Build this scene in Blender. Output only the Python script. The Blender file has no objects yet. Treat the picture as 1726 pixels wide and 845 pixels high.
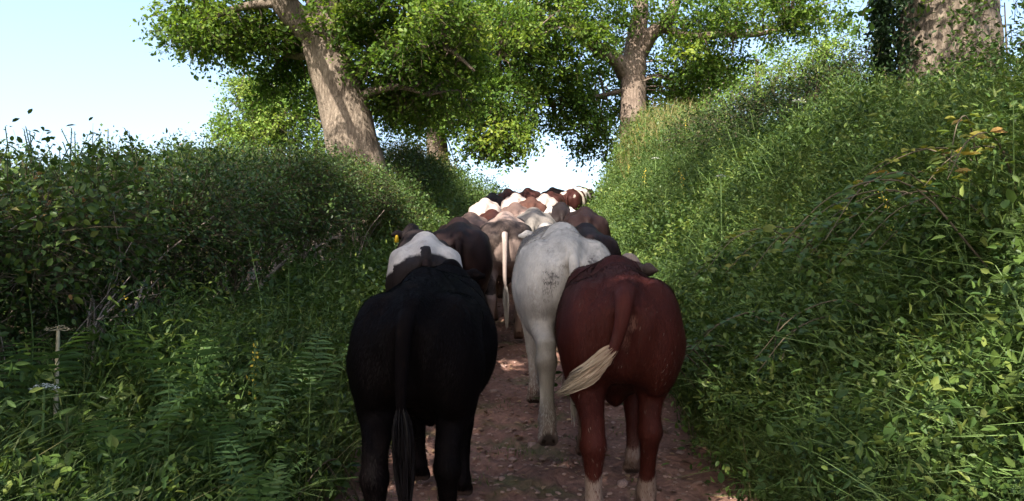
import bpy, math, random
import numpy as np
from mathutils import Vector, Matrix

rng = np.random.default_rng(11)
random.seed(11)
scene = bpy.context.scene
COL = scene.collection

# ------------------------------------------------------------------ camera
CAM_Z = 1.5
PITCH = math.atan(78.0 / 1355.0)   # the viewer looks slightly up the slope
FPX = 1355.0                      # focal length in photo pixels (photo 1726 px wide)
cam_d = bpy.data.cameras.new("camera")
cam_d.sensor_width = 36.0
cam_d.lens = FPX / 1726.0 * 36.0
cam_d.clip_start = 0.05
cam_d.clip_end = 3000.0
cam = bpy.data.objects.new("camera", cam_d)
cam.location = (0, 0, CAM_Z)
cam.rotation_euler = (math.radians(90) + PITCH, 0, 0)
COL.objects.link(cam)
scene.camera = cam

# ------------------------------------------------------------------ sky + sun
SUN_EL = math.radians(45)
SUN_AZ = math.radians(22)          # from straight behind the viewer towards the left
sdir = Vector((-math.sin(SUN_AZ) * math.cos(SUN_EL), -math.cos(SUN_AZ) * math.cos(SUN_EL), math.sin(SUN_EL)))
world = bpy.data.worlds.new("World")
scene.world = world
world.use_nodes = True
wn = world.node_tree.nodes
wl = world.node_tree.links
bg = wn["Background"]
sky = wn.new("ShaderNodeTexSky")
sky.sky_type = 'NISHITA'
sky.sun_disc = False
sky.sun_elevation = SUN_EL
sky.sun_rotation = math.atan2(sdir.x, sdir.y)
sky.air_density = 1.0
sky.dust_density = 3.5
sky.ozone_density = 0.5
wl.new(sky.outputs[0], bg.inputs[0])
bg.inputs[1].default_value = 0.122
sun_d = bpy.data.lights.new("sun", 'SUN')
sun_d.energy = 4.3
sun_d.angle = math.radians(0.5)
sun_d.color = (1.0, 0.93, 0.80)
sun = bpy.data.objects.new("sun", sun_d)
sun.rotation_euler = (-sdir).to_track_quat('-Z', 'Y').to_euler()
sun.location = (-20, -20, 30)
COL.objects.link(sun)
scene.view_settings.view_transform = 'Standard'
scene.view_settings.look = 'None'
scene.view_settings.exposure = 1.84
scene.view_settings.gamma = 1.0
scene.cycles.max_bounces = 8
scene.cycles.diffuse_bounces = 4
scene.cycles.transmission_bounces = 4
scene.cycles.use_denoising = True

# ------------------------------------------------------------------ helpers
def W(px, py, d):
    """the place that stands d metres ahead and shows at photo pixel (px, py)"""
    cz = (422.5 - py) / FPX
    ry = math.cos(PITCH) - cz * math.sin(PITCH)
    rz = math.sin(PITCH) + cz * math.cos(PITCH)
    return np.array([(px - 863.0) / FPX * d / ry, d, CAM_Z + rz / ry * d])

def unit(a):
    n = np.linalg.norm(a, axis=-1, keepdims=True)
    return a / np.maximum(n, 1e-9)

def np_mesh(name, V, F, smooth=False, attrs=None, uv=None):
    me = bpy.data.meshes.new(name)
    V = np.asarray(V, dtype=np.float32)
    F = np.asarray(F, dtype=np.int32)
    n, k = F.shape
    me.vertices.add(len(V))
    me.vertices.foreach_set("co", V.ravel())
    me.loops.add(n * k)
    me.loops.foreach_set("vertex_index", F.ravel())
    me.polygons.add(n)
    me.polygons.foreach_set("loop_start", np.arange(0, n * k, k, dtype=np.int32))
    if smooth:
        me.polygons.foreach_set("use_smooth", np.ones(n, dtype=bool))
    for an, av in (attrs or {}).items():
        at = me.attributes.new(an, 'FLOAT', 'POINT')
        at.data.foreach_set("value", np.asarray(av, dtype=np.float32))
    me.update(calc_edges=True)
    me.validate()
    return me

def link(name, me, mat=None, parent=None, loc=None):
    o = bpy.data.objects.new(name, me)
    COL.objects.link(o)
    if mat is not None and me is not None and len(me.materials) == 0:
        me.materials.append(mat)
    if parent is not None:
        o.parent = parent
    if loc is not None:
        o.location = loc
    return o

def tag(o, label=None, cat=None, group=None, kind=None):
    if label: o["label"] = label
    if cat: o["category"] = cat
    if group: o["group"] = group
    if kind: o["kind"] = kind
    return o

def empty(name, loc=(0, 0, 0), rz=0.0):
    o = bpy.data.objects.new(name, None)
    o.empty_display_size = 0.2
    COL.objects.link(o)
    o.location = loc
    o.rotation_euler = (0, 0, rz)
    return o

def copy_tree(o, parent=None):
    c = o.copy()
    COL.objects.link(c)
    if parent is not None:
        c.parent = parent
    for ch in list(o.children):
        copy_tree(ch, c)
    return c

class MB:
    """collects quads"""
    def __init__(self):
        self.V, self.F, self.A, self.n = [], [], [], 0
    def add(self, V, F, a=0.5):
        V = np.asarray(V, float).reshape(-1, 3)
        self.V.append(V)
        self.F.append(np.asarray(F, int) + self.n)
        self.A.append(np.broadcast_to(np.asarray(a, float), (len(V),)))
        self.n += len(V)
    def mesh(self, name, smooth=False):
        return np_mesh(name, np.concatenate(self.V), np.concatenate(self.F), smooth, {"lv": np.concatenate(self.A)})

def catmull(P, n):
    P = np.asarray(P, float)
    Q = np.vstack([2 * P[0] - P[1], P, 2 * P[-1] - P[-2]])
    t = np.linspace(0, len(P) - 1, n)
    i = np.minimum(t.astype(int), len(P) - 2)
    f = (t - i)[:, None]
    a, b, c, d = Q[i], Q[i + 1], Q[i + 2], Q[i + 3]
    return 0.5 * (2 * b + (c - a) * f + (2 * a - 5 * b + 4 * c - d) * f ** 2 + (3 * b - a - 3 * c + d) * f ** 3)

def tube(P, R, seg=6, disp=None):
    """quads of a tube along P (n,3) with radii R; closed by collapsing the ends"""
    P = np.asarray(P, float); n = len(P)
    R = np.broadcast_to(np.asarray(R, float), (n,))
    T = unit(np.gradient(P, axis=0))
    up = np.array([0.0, 0, 1.0]) if abs(T[0, 2]) < 0.9 else np.array([1.0, 0, 0])
    N = np.zeros_like(P); 
    v = unit(np.cross(T[0], up))
    for i in range(n):
        v = v - T[i] * np.dot(v, T[i]); v = v / max(np.linalg.norm(v), 1e-9)
        N[i] = v
    B = np.cross(T, N)
    a = np.linspace(0, 2 * np.pi, seg, endpoint=False)
    rr = R[:, None] * np.ones(seg)
    if disp is not None:
        rr = rr * disp(np.arange(n)[:, None], a[None, :], P)
    V = P[:, None] + rr[..., None] * (np.cos(a)[None, :, None] * N[:, None] + np.sin(a)[None, :, None] * B[:, None])
    V = V.reshape(-1, 3)
    i, j = np.meshgrid(np.arange(n - 1), np.arange(seg), indexing='ij')
    j2 = (j + 1) % seg
    F = np.stack([i * seg + j, i * seg + j2, (i + 1) * seg + j2, (i + 1) * seg + j], -1).reshape(-1, 4)
    return V, F

def sphere_q(c, r, nu=10, nv=7):
    P = np.stack([np.zeros(nv), np.zeros(nv), -np.cos(np.linspace(0, np.pi, nv))], 1)
    R = np.sin(np.linspace(0, np.pi, nv)) + 1e-3
    V, F = tube(P * [1, 1, 1], R, nu)
    return V * np.asarray(r) + np.asarray(c), F

_nz = [(rng.normal(size=3), rng.uniform(0, 6.28)) for _ in range(12)]
def wav(p, scale=1.0, k=6, off=0):
    """cheap smooth noise in about -1..1"""
    p = np.asarray(p, float) * scale
    s = 0
    for i in range(k):
        d, ph = _nz[(i + off) % 12]
        s = s + np.sin(p @ (d * (1 + 0.45 * i)) + ph + off) / (1 + 0.35 * i)
    return s / 2.6

def smooth(t):
    t = np.clip(t, 0, 1)
    return t * t * (3 - 2 * t)

# ------------------------------------------------------------------ the lie of the land
_ys = np.arange(-700, 1400, 0.25)
_sl = np.interp(_ys, [-700, -40, 0, 5, 8, 12, 23, 27, 33, 60, 1400], [0.0, 0.02, .09, .105, .14, .163, .165, .12, .03, 0.0, -.004])
_gz = np.cumsum(_sl) * 0.25
_gz -= np.interp(0, _ys, _gz)
def g0(y): return np.interp(y, _ys, _gz)
_cp = catmull(np.array([[-60, -2.0, 0], [-8, 0.05, 0], [0, .1, 0], [5, .12, 0], [10, .15, 0], [14, .17, 0], [18, .36, 0], [22, .80, 0], [26, 1.45, 0], [32, 2.8, 0], [45, 7., 0], [80, 19, 0]]), 400)
def lane_c(y): return np.interp(y, _cp[:, 0], _cp[:, 1])
HALF = 1.12
def bank_h(y): return np.interp(y, [-8, 0, 9, 12, 18, 25, 36, 60], [2.2, 2.25, 2.22, 1.95, 2.2, 3.2, 2.6, 1.2])
def terrain(x, y, rough=True):
    x = np.asarray(x, float); y = np.asarray(y, float)
    u = x - lane_c(y)
    z = g0(y) - 0.05 * (1 - smooth((np.abs(u) - 0.75) / 0.3))
    t = np.clip((u - 1.08) / np.interp(y, [12, 22, 30], [3.1, 2.0, 2.0]), 0, 1)
    z = z + bank_h(y) * (0.55 * smooth(t) + 0.45 * np.sin(t * np.pi / 2) ** 1.2)
    z = z + np.interp(y, [14, 18, 25, 30], [.38, 1.25, 1.0, .4]) * smooth((-u - 1.0) / np.interp(y, [14, 18], [1.1, 1.7])) + 0.35 * smooth((-u - 3.0) / 1.4)
    if rough:
        p = np.stack([x, y, np.zeros_like(x)], -1)
        z = z + (0.13 * wav(p, 1.25) + 0.06 * wav(p, 3.6, off=3)) * smooth((np.abs(u) - 1.1) / 0.8)
    return z

# ------------------------------------------------------------------ materials
def new_mat(name):
    m = bpy.data.materials.new(name)
    m.use_nodes = True
    nt = m.node_tree
    nt.nodes.clear()
    out = nt.nodes.new("ShaderNodeOutputMaterial")
    return m, nt, out

def nd(nt, typ, **kw):
    n = nt.nodes.new(typ)
    for k, v in kw.items():
        if k.startswith("i_"):
            n.inputs[k[2:].replace("_", " ")].default_value = v
        else:
            setattr(n, k, v)
    return n

def ramp(nt, stops, fac=None, interp='LINEAR'):
    r = nt.nodes.new("ShaderNodeValToRGB")
    r.color_ramp.interpolation = interp
    e = r.color_ramp.elements
    while len(e) < len(stops): e.new(0.5)
    for el, (p, c) in zip(e, stops):
        el.position = p
        el.color = (*c, 1) if len(c) == 3 else c
    if fac is not None: nt.links.new(fac, r.inputs[0])
    return r

def leaf_mat(name, stops, trans=0.38, rough=0.5, tgain=(1.25, 1.2, 0.6), spec=0.2):
    m, nt, out = new_mat(name)
    at = nd(nt, "ShaderNodeAttribute", attribute_name="lv")
    r = ramp(nt, stops, at.outputs["Fac"])
    p = nd(nt, "ShaderNodeBsdfPrincipled", i_Roughness=rough)
    p.inputs["Specular IOR Level"].default_value = spec
    nt.links.new(r.outputs[0], p.inputs["Base Color"])
    mul = nd(nt, "ShaderNodeMix", data_type='RGBA', blend_type='MULTIPLY')
    mul.inputs["Factor"].default_value = 1.0
    mul.inputs[7].default_value = (*tgain, 1)
    nt.links.new(r.outputs[0], mul.inputs[6])
    tr = nd(nt, "ShaderNodeBsdfTranslucent")
    nt.links.new(mul.outputs[2], tr.inputs[0])
    mx = nd(nt, "ShaderNodeMixShader")
    mx.inputs[0].default_value = trans
    nt.links.new(p.outputs[0], mx.inputs[1]); nt.links.new(tr.outputs[0], mx.inputs[2])
    nt.links.new(mx.outputs[0], out.inputs[0])
    return m

M = {}
M["oak_leaf"] = leaf_mat("oak_leaf", [(0, (.028, .062, .011)), (.4, (.068, .13, .02)), (.75, (.135, .21, .032)), (1, (.21, .265, .045))], trans=.5)
M["pale_leaf"] = leaf_mat("pale_leaf", [(0, (.06, .12, .02)), (.5, (.10, .18, .03)), (1, (.19, .25, .05))])
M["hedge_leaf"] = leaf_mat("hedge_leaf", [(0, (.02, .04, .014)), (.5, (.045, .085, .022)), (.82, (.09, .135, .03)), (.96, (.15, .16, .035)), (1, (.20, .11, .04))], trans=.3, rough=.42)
M["bank_leaf"] = leaf_mat("bank_leaf", [(0, (.018, .038, .013)), (.5, (.046, .088, .022)), (.85, (.098, .152, .034)), (1, (.15, .185, .045))], trans=.34, rough=.42)
M["bramble_leaf"] = leaf_mat("bramble_leaf", [(0, (.05, .10, .03)), (.5, (.12, .16, .035)), (.85, (.26, .23, .04)), (1, (.3, .17, .06))], trans=.4)
M["fern_leaf"] = leaf_mat("fern_leaf", [(0, (.05, .10, .035)), (1, (.11, .19, .06))], trans=.4)
M["grass_blade"] = leaf_mat("grass_blade", [(0, (.03, .058, .02)), (.5, (.068, .108, .034)), (.85, (.14, .165, .06)), (1, (.28, .25, .13))], trans=.35, rough=.5)
M["dry_grass"] = leaf_mat("dry_grass", [(0, (.10, .15, .04)), (.5, (.24, .23, .09)), (1, (.38, .25, .13))], trans=.35)
M["ivy_leaf"] = leaf_mat("ivy_leaf", [(0, (.010, .024, .010)), (1, (.03, .055, .02))], trans=.15, rough=.35)
M["dead_leaf"] = leaf_mat("dead_leaf", [(0, (.10, .055, .035)), (.6, (.22, .14, .09)), (1, (.40, .27, .16))], trans=.1, rough=.7)

def plain(name, col, rough=.7, var=.25, scale=30, bump=.0):
    m, nt, out = new_mat(name)
    tc = nd(nt, "ShaderNodeTexCoord")
    nz = nd(nt, "ShaderNodeTexNoise", i_Scale=scale, i_Detail=5.0)
    nt.links.new(tc.outputs["Object"], nz.inputs["Vector"])
    lo = tuple(c * (1 - var) for c in col); hi = tuple(min(1, c * (1 + var)) for c in col)
    r = ramp(nt, [(.3, lo), (.7, hi)], nz.outputs[0])
    p = nd(nt, "ShaderNodeBsdfPrincipled", i_Roughness=rough)
    p.inputs["Specular IOR Level"].default_value = .3
    nt.links.new(r.outputs[0], p.inputs["Base Color"])
    if bump:
        b = nd(nt, "ShaderNodeBump", i_Strength=bump, i_Distance=.01)
        nt.links.new(nz.outputs[0], b.inputs["Height"]); nt.links.new(b.outputs[0], p.inputs["Normal"])
    nt.links.new(p.outputs[0], out.inputs[0])
    return m

def bark_mat(name, lo, mid, hi, sc=1.0):
    m, nt, out = new_mat(name)
    tc = nd(nt, "ShaderNodeTexCoord")
    mp = nd(nt, "ShaderNodeMapping")
    mp.inputs["Scale"].default_value = (10 * sc, 10 * sc, 2.6 * sc)
    nt.links.new(tc.outputs["Object"], mp.inputs[0])
    nz = nd(nt, "ShaderNodeTexNoise", i_Scale=1.6, i_Detail=9.0, i_Roughness=.65, i_Distortion=.6)
    nt.links.new(mp.outputs[0], nz.inputs["Vector"])
    vo = nd(nt, "ShaderNodeTexVoronoi", feature='DISTANCE_TO_EDGE', i_Scale=1.5)
    mixv = nd(nt, "ShaderNodeVectorMath", operation='ADD')
    sc_ = nd(nt, "ShaderNodeVectorMath", operation='SCALE'); sc_.inputs["Scale"].default_value = 1.1
    nt.links.new(nz.outputs["Color"], sc_.inputs[0]); nt.links.new(mp.outputs[0], mixv.inputs[0]); nt.links.new(sc_.outputs[0], mixv.inputs[1])
    nt.links.new(mixv.outputs[0], vo.inputs["Vector"])
    big = nd(nt, "ShaderNodeTexNoise", i_Scale=1.7, i_Detail=4.0)
    nt.links.new(tc.outputs["Object"], big.inputs["Vector"])
    add = nd(nt, "ShaderNodeMath", operation='MULTIPLY_ADD')
    mn = nd(nt, "ShaderNodeMath", operation='MINIMUM'); mn.inputs[1].default_value = .25
    nt.links.new(vo.outputs["Distance"], mn.inputs[0])
    nt.links.new(mn.outputs[0], add.inputs[0]); add.inputs[1].default_value = .75; nt.links.new(nz.outputs[0], add.inputs[2])
    h = nd(nt, "ShaderNodeMath", operation='MULTIPLY_ADD'); nt.links.new(big.outputs[0], h.inputs[0]); h.inputs[1].default_value = .5; nt.links.new(add.outputs[0], h.inputs[2])
    r = ramp(nt, [(.38, lo), (.72, mid), (1.25 if False else 1.0, hi)], h.outputs[0])
    p = nd(nt, "ShaderNodeBsdfPrincipled", i_Roughness=.85)
    p.inputs["Specular IOR Level"].default_value = .2
    nt.links.new(r.outputs[0], p.inputs["Base Color"])
    b = nd(nt, "ShaderNodeBump", i_Strength=1.0, i_Distance=.06)
    nt.links.new(add.outputs[0], b.inputs["Height"]); nt.links.new(b.outputs[0], p.inputs["Normal"])
    nt.links.new(p.outputs[0], out.inputs[0])
    return m

M["oak_bark"] = bark_mat("oak_bark", (.04, .03, .024), (.115, .088, .068), (.21, .168, .132))
M["red_bark"] = bark_mat("red_bark", (.06, .044, .035), (.135, .10, .08), (.21, .16, .13), .8)
M["twig"] = plain("twig", (.09, .07, .045), .85, .4, 14, .3)
M["pale_twig"] = plain("pale_twig", (.34, .27, .23), .85, .35, 14, .3)
M["stem_green"] = plain("stem_green", (.13, .20, .06), .6, .3, 20)
M["stem_dry"] = plain("stem_dry", (.42, .36, .25), .8, .25, 20)
M["flower_white"] = plain("flower_white", (.72, .72, .68), .7, .12, 60)
M["flower_yellow"] = plain("flower_yellow", (.62, .45, .06), .7, .15, 60)
M["tag_yellow"] = plain("tag_yellow", (.80, .50, .03), .45, .06, 20)
M["eye_dark"] = plain("eye_dark", (.012, .008, .007), .12, .1, 5)

def ground_mat():
    m, nt, out = new_mat("bank_soil")
    tc = nd(nt, "ShaderNodeTexCoord")
    a = nd(nt, "ShaderNodeTexNoise", i_Scale=.9, i_Detail=7.0)
    b = nd(nt, "ShaderNodeTexNoise", i_Scale=14.0, i_Detail=8.0, i_Roughness=.7)
    nt.links.new(tc.outputs["Object"], a.inputs[0]); nt.links.new(tc.outputs["Object"], b.inputs[0])
    r1 = ramp(nt, [(.3, (.03, .04, .014)), (.55, (.045, .07, .018)), (.75, (.07, .10, .028))], a.outputs[0])  # olive soil tint kept dark so gaps between plants read as shade
    r2 = ramp(nt, [(.3, (.35, .33, .30)), (.7, (1.15, 1.1, 1.0))], b.outputs[0])
    mu = nd(nt, "ShaderNodeMix", data_type='RGBA', blend_type='MULTIPLY'); mu.inputs["Factor"].default_value = 1
    nt.links.new(r1.outputs[0], mu.inputs[6]); nt.links.new(r2.outputs[0], mu.inputs[7])
    p = nd(nt, "ShaderNodeBsdfPrincipled", i_Roughness=.95)
    p.inputs["Specular IOR Level"].default_value = .1
    nt.links.new(mu.outputs[2], p.inputs["Base Color"])
    bp = nd(nt, "ShaderNodeBump", i_Strength=.8, i_Distance=.05)
    nt.links.new(b.outputs[0], bp.inputs["Height"]); nt.links.new(bp.outputs[0], p.inputs["Normal"])
    nt.links.new(p.outputs[0], out.inputs[0])
    return m
M["ground"] = ground_mat()

def lane_mat():
    m, nt, out = new_mat("trodden_earth")
    tc = nd(nt, "ShaderNodeTexCoord")
    a = nd(nt, "ShaderNodeTexNoise", i_Scale=1.6, i_Detail=6.0, i_Roughness=.6)
    b = nd(nt, "ShaderNodeTexNoise", i_Scale=26.0, i_Detail=8.0, i_Roughness=.7)
    v = nd(nt, "ShaderNodeTexVoronoi", i_Scale=17.0); v.inputs["Randomness"].default_value = 1
    for n in (a, b, v): nt.links.new(tc.outputs["Object"], n.inputs["Vector"])
    r1 = ramp(nt, [(.32, (.15, .078, .058)), (.5, (.225, .118, .09)), (.7, (.32, .19, .15))], a.outputs[0])
    r2 = ramp(nt, [(.28, (.45, .42, .42)), (.55, (.95, .95, .95)), (.72, (1.45, 1.4, 1.35))], b.outputs[0])
    mu = nd(nt, "ShaderNodeMix", data_type='RGBA', blend_type='MULTIPLY'); mu.inputs["Factor"].default_value = 1
    nt.links.new(r1.outputs[0], mu.inputs[6]); nt.links.new(r2.outputs[0], mu.inputs[7])
    # thin grassy film here and there
    a2 = nd(nt, "ShaderNodeTexNoise", i_Scale=2.3, i_Detail=5.0); mp = nd(nt, "ShaderNodeMapping"); mp.inputs["Location"].default_value = (4, 9, 2)
    nt.links.new(tc.outputs["Object"], mp.inputs[0]); nt.links.new(mp.outputs[0], a2.inputs["Vector"])
    f = ramp(nt, [(.56, (0, 0, 0)), (.68, (.6, .6, .6))], a2.outputs[0])
    mg = nd(nt, "ShaderNodeMix", data_type='RGBA')
    nt.links.new(f.outputs[0], mg.inputs["Factor"]); nt.links.new(mu.outputs[2], mg.inputs[6]); mg.inputs[7].default_value = (.08, .10, .035, 1)
    p = nd(nt, "ShaderNodeBsdfPrincipled", i_Roughness=.8)
    p.inputs["Specular IOR Level"].default_value = .3
    nt.links.new(mg.outputs[2], p.inputs["Base Color"])
    h = nd(nt, "ShaderNodeMath", operation='ADD')
    nt.links.new(b.outputs[0], h.inputs[0]); nt.links.new(v.outputs["Distance"], h.inputs[1])
    bp = nd(nt, "ShaderNodeBump", i_Strength=.7, i_Distance=.02)
    nt.links.new(h.outputs[0], bp.inputs["Height"]); nt.links.new(bp.outputs[0], p.inputs["Normal"])
    nt.links.new(p.outputs[0], out.inputs[0])
    return m
M["lane"] = lane_mat()
M["stone"] = plain("stone", (.30, .20, .17), .75, .45, 9, .5)

def coat_mat(name, base, patch, fuzz=.25, mottle=.0, mottle_col=(.1, .09, .09), skin=(.30, .16, .12), rough=.55, hoofc=(.05, .035, .03), dirt=(.13, .085, .065), dirt_top=.34, muck=.4, muckc=(.07, .05, .04), spec=.08):
    """cow hair: base coat, patches where 'patch'>0, bare skin, hooves, and mud low on the legs"""
    m, nt, out = new_mat(name)
    L = nt.links.new
    tc = nd(nt, "ShaderNodeTexCoord")
    at = nd(nt, "ShaderNodeAttribute", attribute_name="patch")
    n1 = nd(nt, "ShaderNodeTexNoise", i_Scale=26.0, i_Detail=10.0, i_Roughness=.82)
    L(tc.outputs["Object"], n1.inputs["Vector"])
    ma = nd(nt, "ShaderNodeMath", operation='MULTIPLY_ADD'); L(n1.outputs[0], ma.inputs[0]); ma.inputs[1].default_value = fuzz * 2; ma.inputs[2].default_value = -fuzz
    ad = nd(nt, "ShaderNodeMath", operation='ADD'); L(at.outputs["Fac"], ad.inputs[0]); L(ma.outputs[0], ad.inputs[1])
    pr = ramp(nt, [(.44, (0, 0, 0)), (.58, (1, 1, 1))])
    sh = nd(nt, "ShaderNodeMath", operation='ADD'); L(ad.outputs[0], sh.inputs[0]); sh.inputs[1].default_value = .5
    L(sh.outputs[0], pr.inputs[0])
    # hair tone variation, streaked down the body
    mp = nd(nt, "ShaderNodeMapping"); mp.inputs["Scale"].default_value = (60, 30, 12); L(tc.outputs["Object"], mp.inputs[0])
    n2 = nd(nt, "ShaderNodeTexNoise", i_Scale=1.0, i_Detail=6.0, i_Roughness=.7); L(mp.outputs[0], n2.inputs["Vector"])
    n3 = nd(nt, "ShaderNodeTexNoise", i_Scale=4.0, i_Detail=4.0); L(tc.outputs["Object"], n3.inputs["Vector"])
    tone = nd(nt, "ShaderNodeMath", operation='ADD'); L(n2.outputs[0], tone.inputs[0]); L(n3.outputs[0], tone.inputs[1])
    tr = ramp(nt, [(.3, (.72, .70, .70)), (.7, (1.25, 1.22, 1.2))])
    hf = nd(nt, "ShaderNodeMath", operation='MULTIPLY'); L(tone.outputs[0], hf.inputs[0]); hf.inputs[1].default_value = .5; L(hf.outputs[0], tr.inputs[0])
    c1 = nd(nt, "ShaderNodeMix", data_type='RGBA'); L(pr.outputs[0], c1.inputs["Factor"]); c1.inputs[6].default_value = (*base, 1); c1.inputs[7].default_value = (*patch, 1)
    if mottle:
        n4 = nd(nt, "ShaderNodeTexNoise", i_Scale=11.0, i_Detail=8.0, i_Roughness=.75); L(tc.outputs["Object"], n4.inputs["Vector"])
        mr = ramp(nt, [(.5, (0, 0, 0)), (.72, (mottle,) * 3)], n4.outputs[0])
        cm = nd(nt, "ShaderNodeMix", data_type='RGBA'); L(mr.outputs[0], cm.inputs["Factor"]); L(c1.outputs[2], cm.inputs[6]); cm.inputs[7].default_value = (*mottle_col, 1)
        c1 = cm
    c2 = nd(nt, "ShaderNodeMix", data_type='RGBA', blend_type='MULTIPLY'); c2.inputs["Factor"].default_value = 1; L(c1.outputs[2], c2.inputs[6]); L(tr.outputs[0], c2.inputs[7])
    # muck
    sx = nd(nt, "ShaderNodeSeparateXYZ"); L(tc.outputs["Object"], sx.inputs[0])
    mz = nd(nt, "ShaderNodeMath", operation='MULTIPLY_ADD'); L(n3.outputs[0], mz.inputs[0]); mz.inputs[1].default_value = .35; L(sx.outputs["Z"], mz.inputs[2])
    dr = ramp(nt, [(dirt_top - .08, (.8, .8, .8)), (dirt_top + .18, (0, 0, 0))], mz.outputs[0])
    c3 = nd(nt, "ShaderNodeMix", data_type='RGBA'); L(dr.outputs[0], c3.inputs["Factor"]); L(c2.outputs[2], c3.inputs[6]); c3.inputs[7].default_value = (*dirt, 1)
    n5 = nd(nt, "ShaderNodeTexNoise", i_Scale=5.5, i_Detail=9.0, i_Roughness=.75, i_Distortion=.4); m5 = nd(nt, "ShaderNodeMapping"); m5.inputs["Location"].default_value = (3, 7, 1); L(tc.outputs["Object"], m5.inputs[0]); L(m5.outputs[0], n5.inputs["Vector"])
    r5 = ramp(nt, [(.56, (0, 0, 0)), (.74, (muck,) * 3)], n5.outputs[0])
    c35 = nd(nt, "ShaderNodeMix", data_type='RGBA'); L(r5.outputs[0], c35.inputs["Factor"]); L(c3.outputs[2], c35.inputs[6]); c35.inputs[7].default_value = (*muckc, 1); c3 = c35
    # skin and hoof
    ask = nd(nt, "ShaderNodeAttribute", attribute_name="skin")
    c4 = nd(nt, "ShaderNodeMix", data_type='RGBA'); L(ask.outputs["Fac"], c4.inputs["Factor"]); L(c3.outputs[2], c4.inputs[6]); c4.inputs[7].default_value = (*skin, 1)
    aho = nd(nt, "ShaderNodeAttribute", attribute_name="hoof")
    c5 = nd(nt, "ShaderNodeMix", data_type='RGBA'); L(aho.outputs["Fac"], c5.inputs["Factor"]); L(c4.outputs[2], c5.inputs[6]); c5.inputs[7].default_value = (*hoofc, 1)
    p = nd(nt, "ShaderNodeBsdfPrincipled", i_Roughness=rough)
    p.inputs["Specular IOR Level"].default_value = spec
    L(c5.outputs[2], p.inputs["Base Color"])
    bp = nd(nt, "ShaderNodeBump", i_Strength=.55, i_Distance=.010)
    L(n2.outputs[0], bp.inputs["Height"]); L(bp.outputs[0], p.inputs["Normal"])
    L(p.outputs[0], out.inputs[0])
    return m

def hair_mat(name, root, tip):
    return leaf_mat(name, [(0, root), (1, tip)], trans=.1, rough=.5, tgain=(1, 1, 1))

# ------------------------------------------------------------------ ground and lane
def axis(parts):
    a = [np.arange(p, q, s) for p, q, s in parts]
    return np.concatenate(a + [[parts[-1][1]]])
xs = axis([(-600, -100, 50), (-100, -20, 8), (-20, -6, .8), (-6, 7, .13), (7, 20, .7), (20, 100, 8), (100, 600, 50)])
ys = axis([(-120, -20, 8), (-20, -5, .8), (-5, 33, .16), (33, 60, .9), (60, 200, 10), (200, 1200, 80)])
X, Y = np.meshgrid(xs, ys, indexing='ij')
Z = terrain(X, Y)
ii, jj = np.meshgrid(np.arange(len(xs) - 1), np.arange(len(ys) - 1), indexing='ij')
ny = len(ys)
F = np.stack([ii * ny + jj, (ii + 1) * ny + jj, (ii + 1) * ny + jj + 1, ii * ny + jj + 1], -1).reshape(-1, 4)
gr = link("ground", np_mesh("ground", np.stack([X, Y, Z], -1).reshape(-1, 3), F, True), M["ground"])
tag(gr, kind="structure", label="grassy earth banks and verges either side of the lane")

us = np.linspace(-1.16, 1.16, 66)
yl = axis([(-6, 1.5, .2), (1.5, 11, .035), (11, 24, .1), (24, 46, .4)])
U, Y = np.meshgrid(us, yl, indexing='ij')
X = U + lane_c(Y)
def lane_z(x, y):
    x = np.asarray(x, float); y = np.asarray(y, float)
    p = np.stack([x, y, np.zeros_like(x)], -1)
    u = x - lane_c(y)
    edge = smooth((1.16 - np.abs(u)) / .25)
    return g0(y) + .02 * (1 - edge) * 2 + edge * (.026 * wav(p, 2.1) + .020 * wav(p, 7.0, off=2) + .012 * wav(p, 17.0, off=5) + .006 * wav(p, 43., off=7)) + .004
Zl = lane_z(X, Y)
# hoof prints pressed into the earth
for k in range(520):
    cy_ = 2.5 + 8.5 * random.random() ** 1.3; cu_ = random.gauss(0, .45); a_ = random.gauss(0, .35)
    j0, j1 = np.searchsorted(yl, cy_ - .14), np.searchsorted(yl, cy_ + .14)
    du = U[:, j0:j1] - cu_; dv = Y[:, j0:j1] - cy_
    p_ = du * math.cos(a_) + dv * math.sin(a_); q_ = -du * math.sin(a_) + dv * math.cos(a_)
    rr_ = np.sqrt((p_ / .05) ** 2 + (q_ / .062) ** 2)
    Zl[:, j0:j1] += -.016 * np.exp(-rr_ ** 4) + .006 * np.exp(-((rr_ - 1.35) / .3) ** 2) * random.uniform(.3, 1)
ii, jj = np.meshgrid(np.arange(len(us) - 1), np.arange(len(yl) - 1), indexing='ij')
ny = len(yl)
F = np.stack([ii * ny + jj, (ii + 1) * ny + jj, (ii + 1) * ny + jj + 1, ii * ny + jj + 1], -1).reshape(-1, 4)
lane = link("lane", np_mesh("lane", np.stack([X, Y, Zl], -1).reshape(-1, 3), F, True), M["lane"])
tag(lane, kind="structure", label="reddish trodden earth lane strewn with stones, climbing between the banks")

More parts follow.
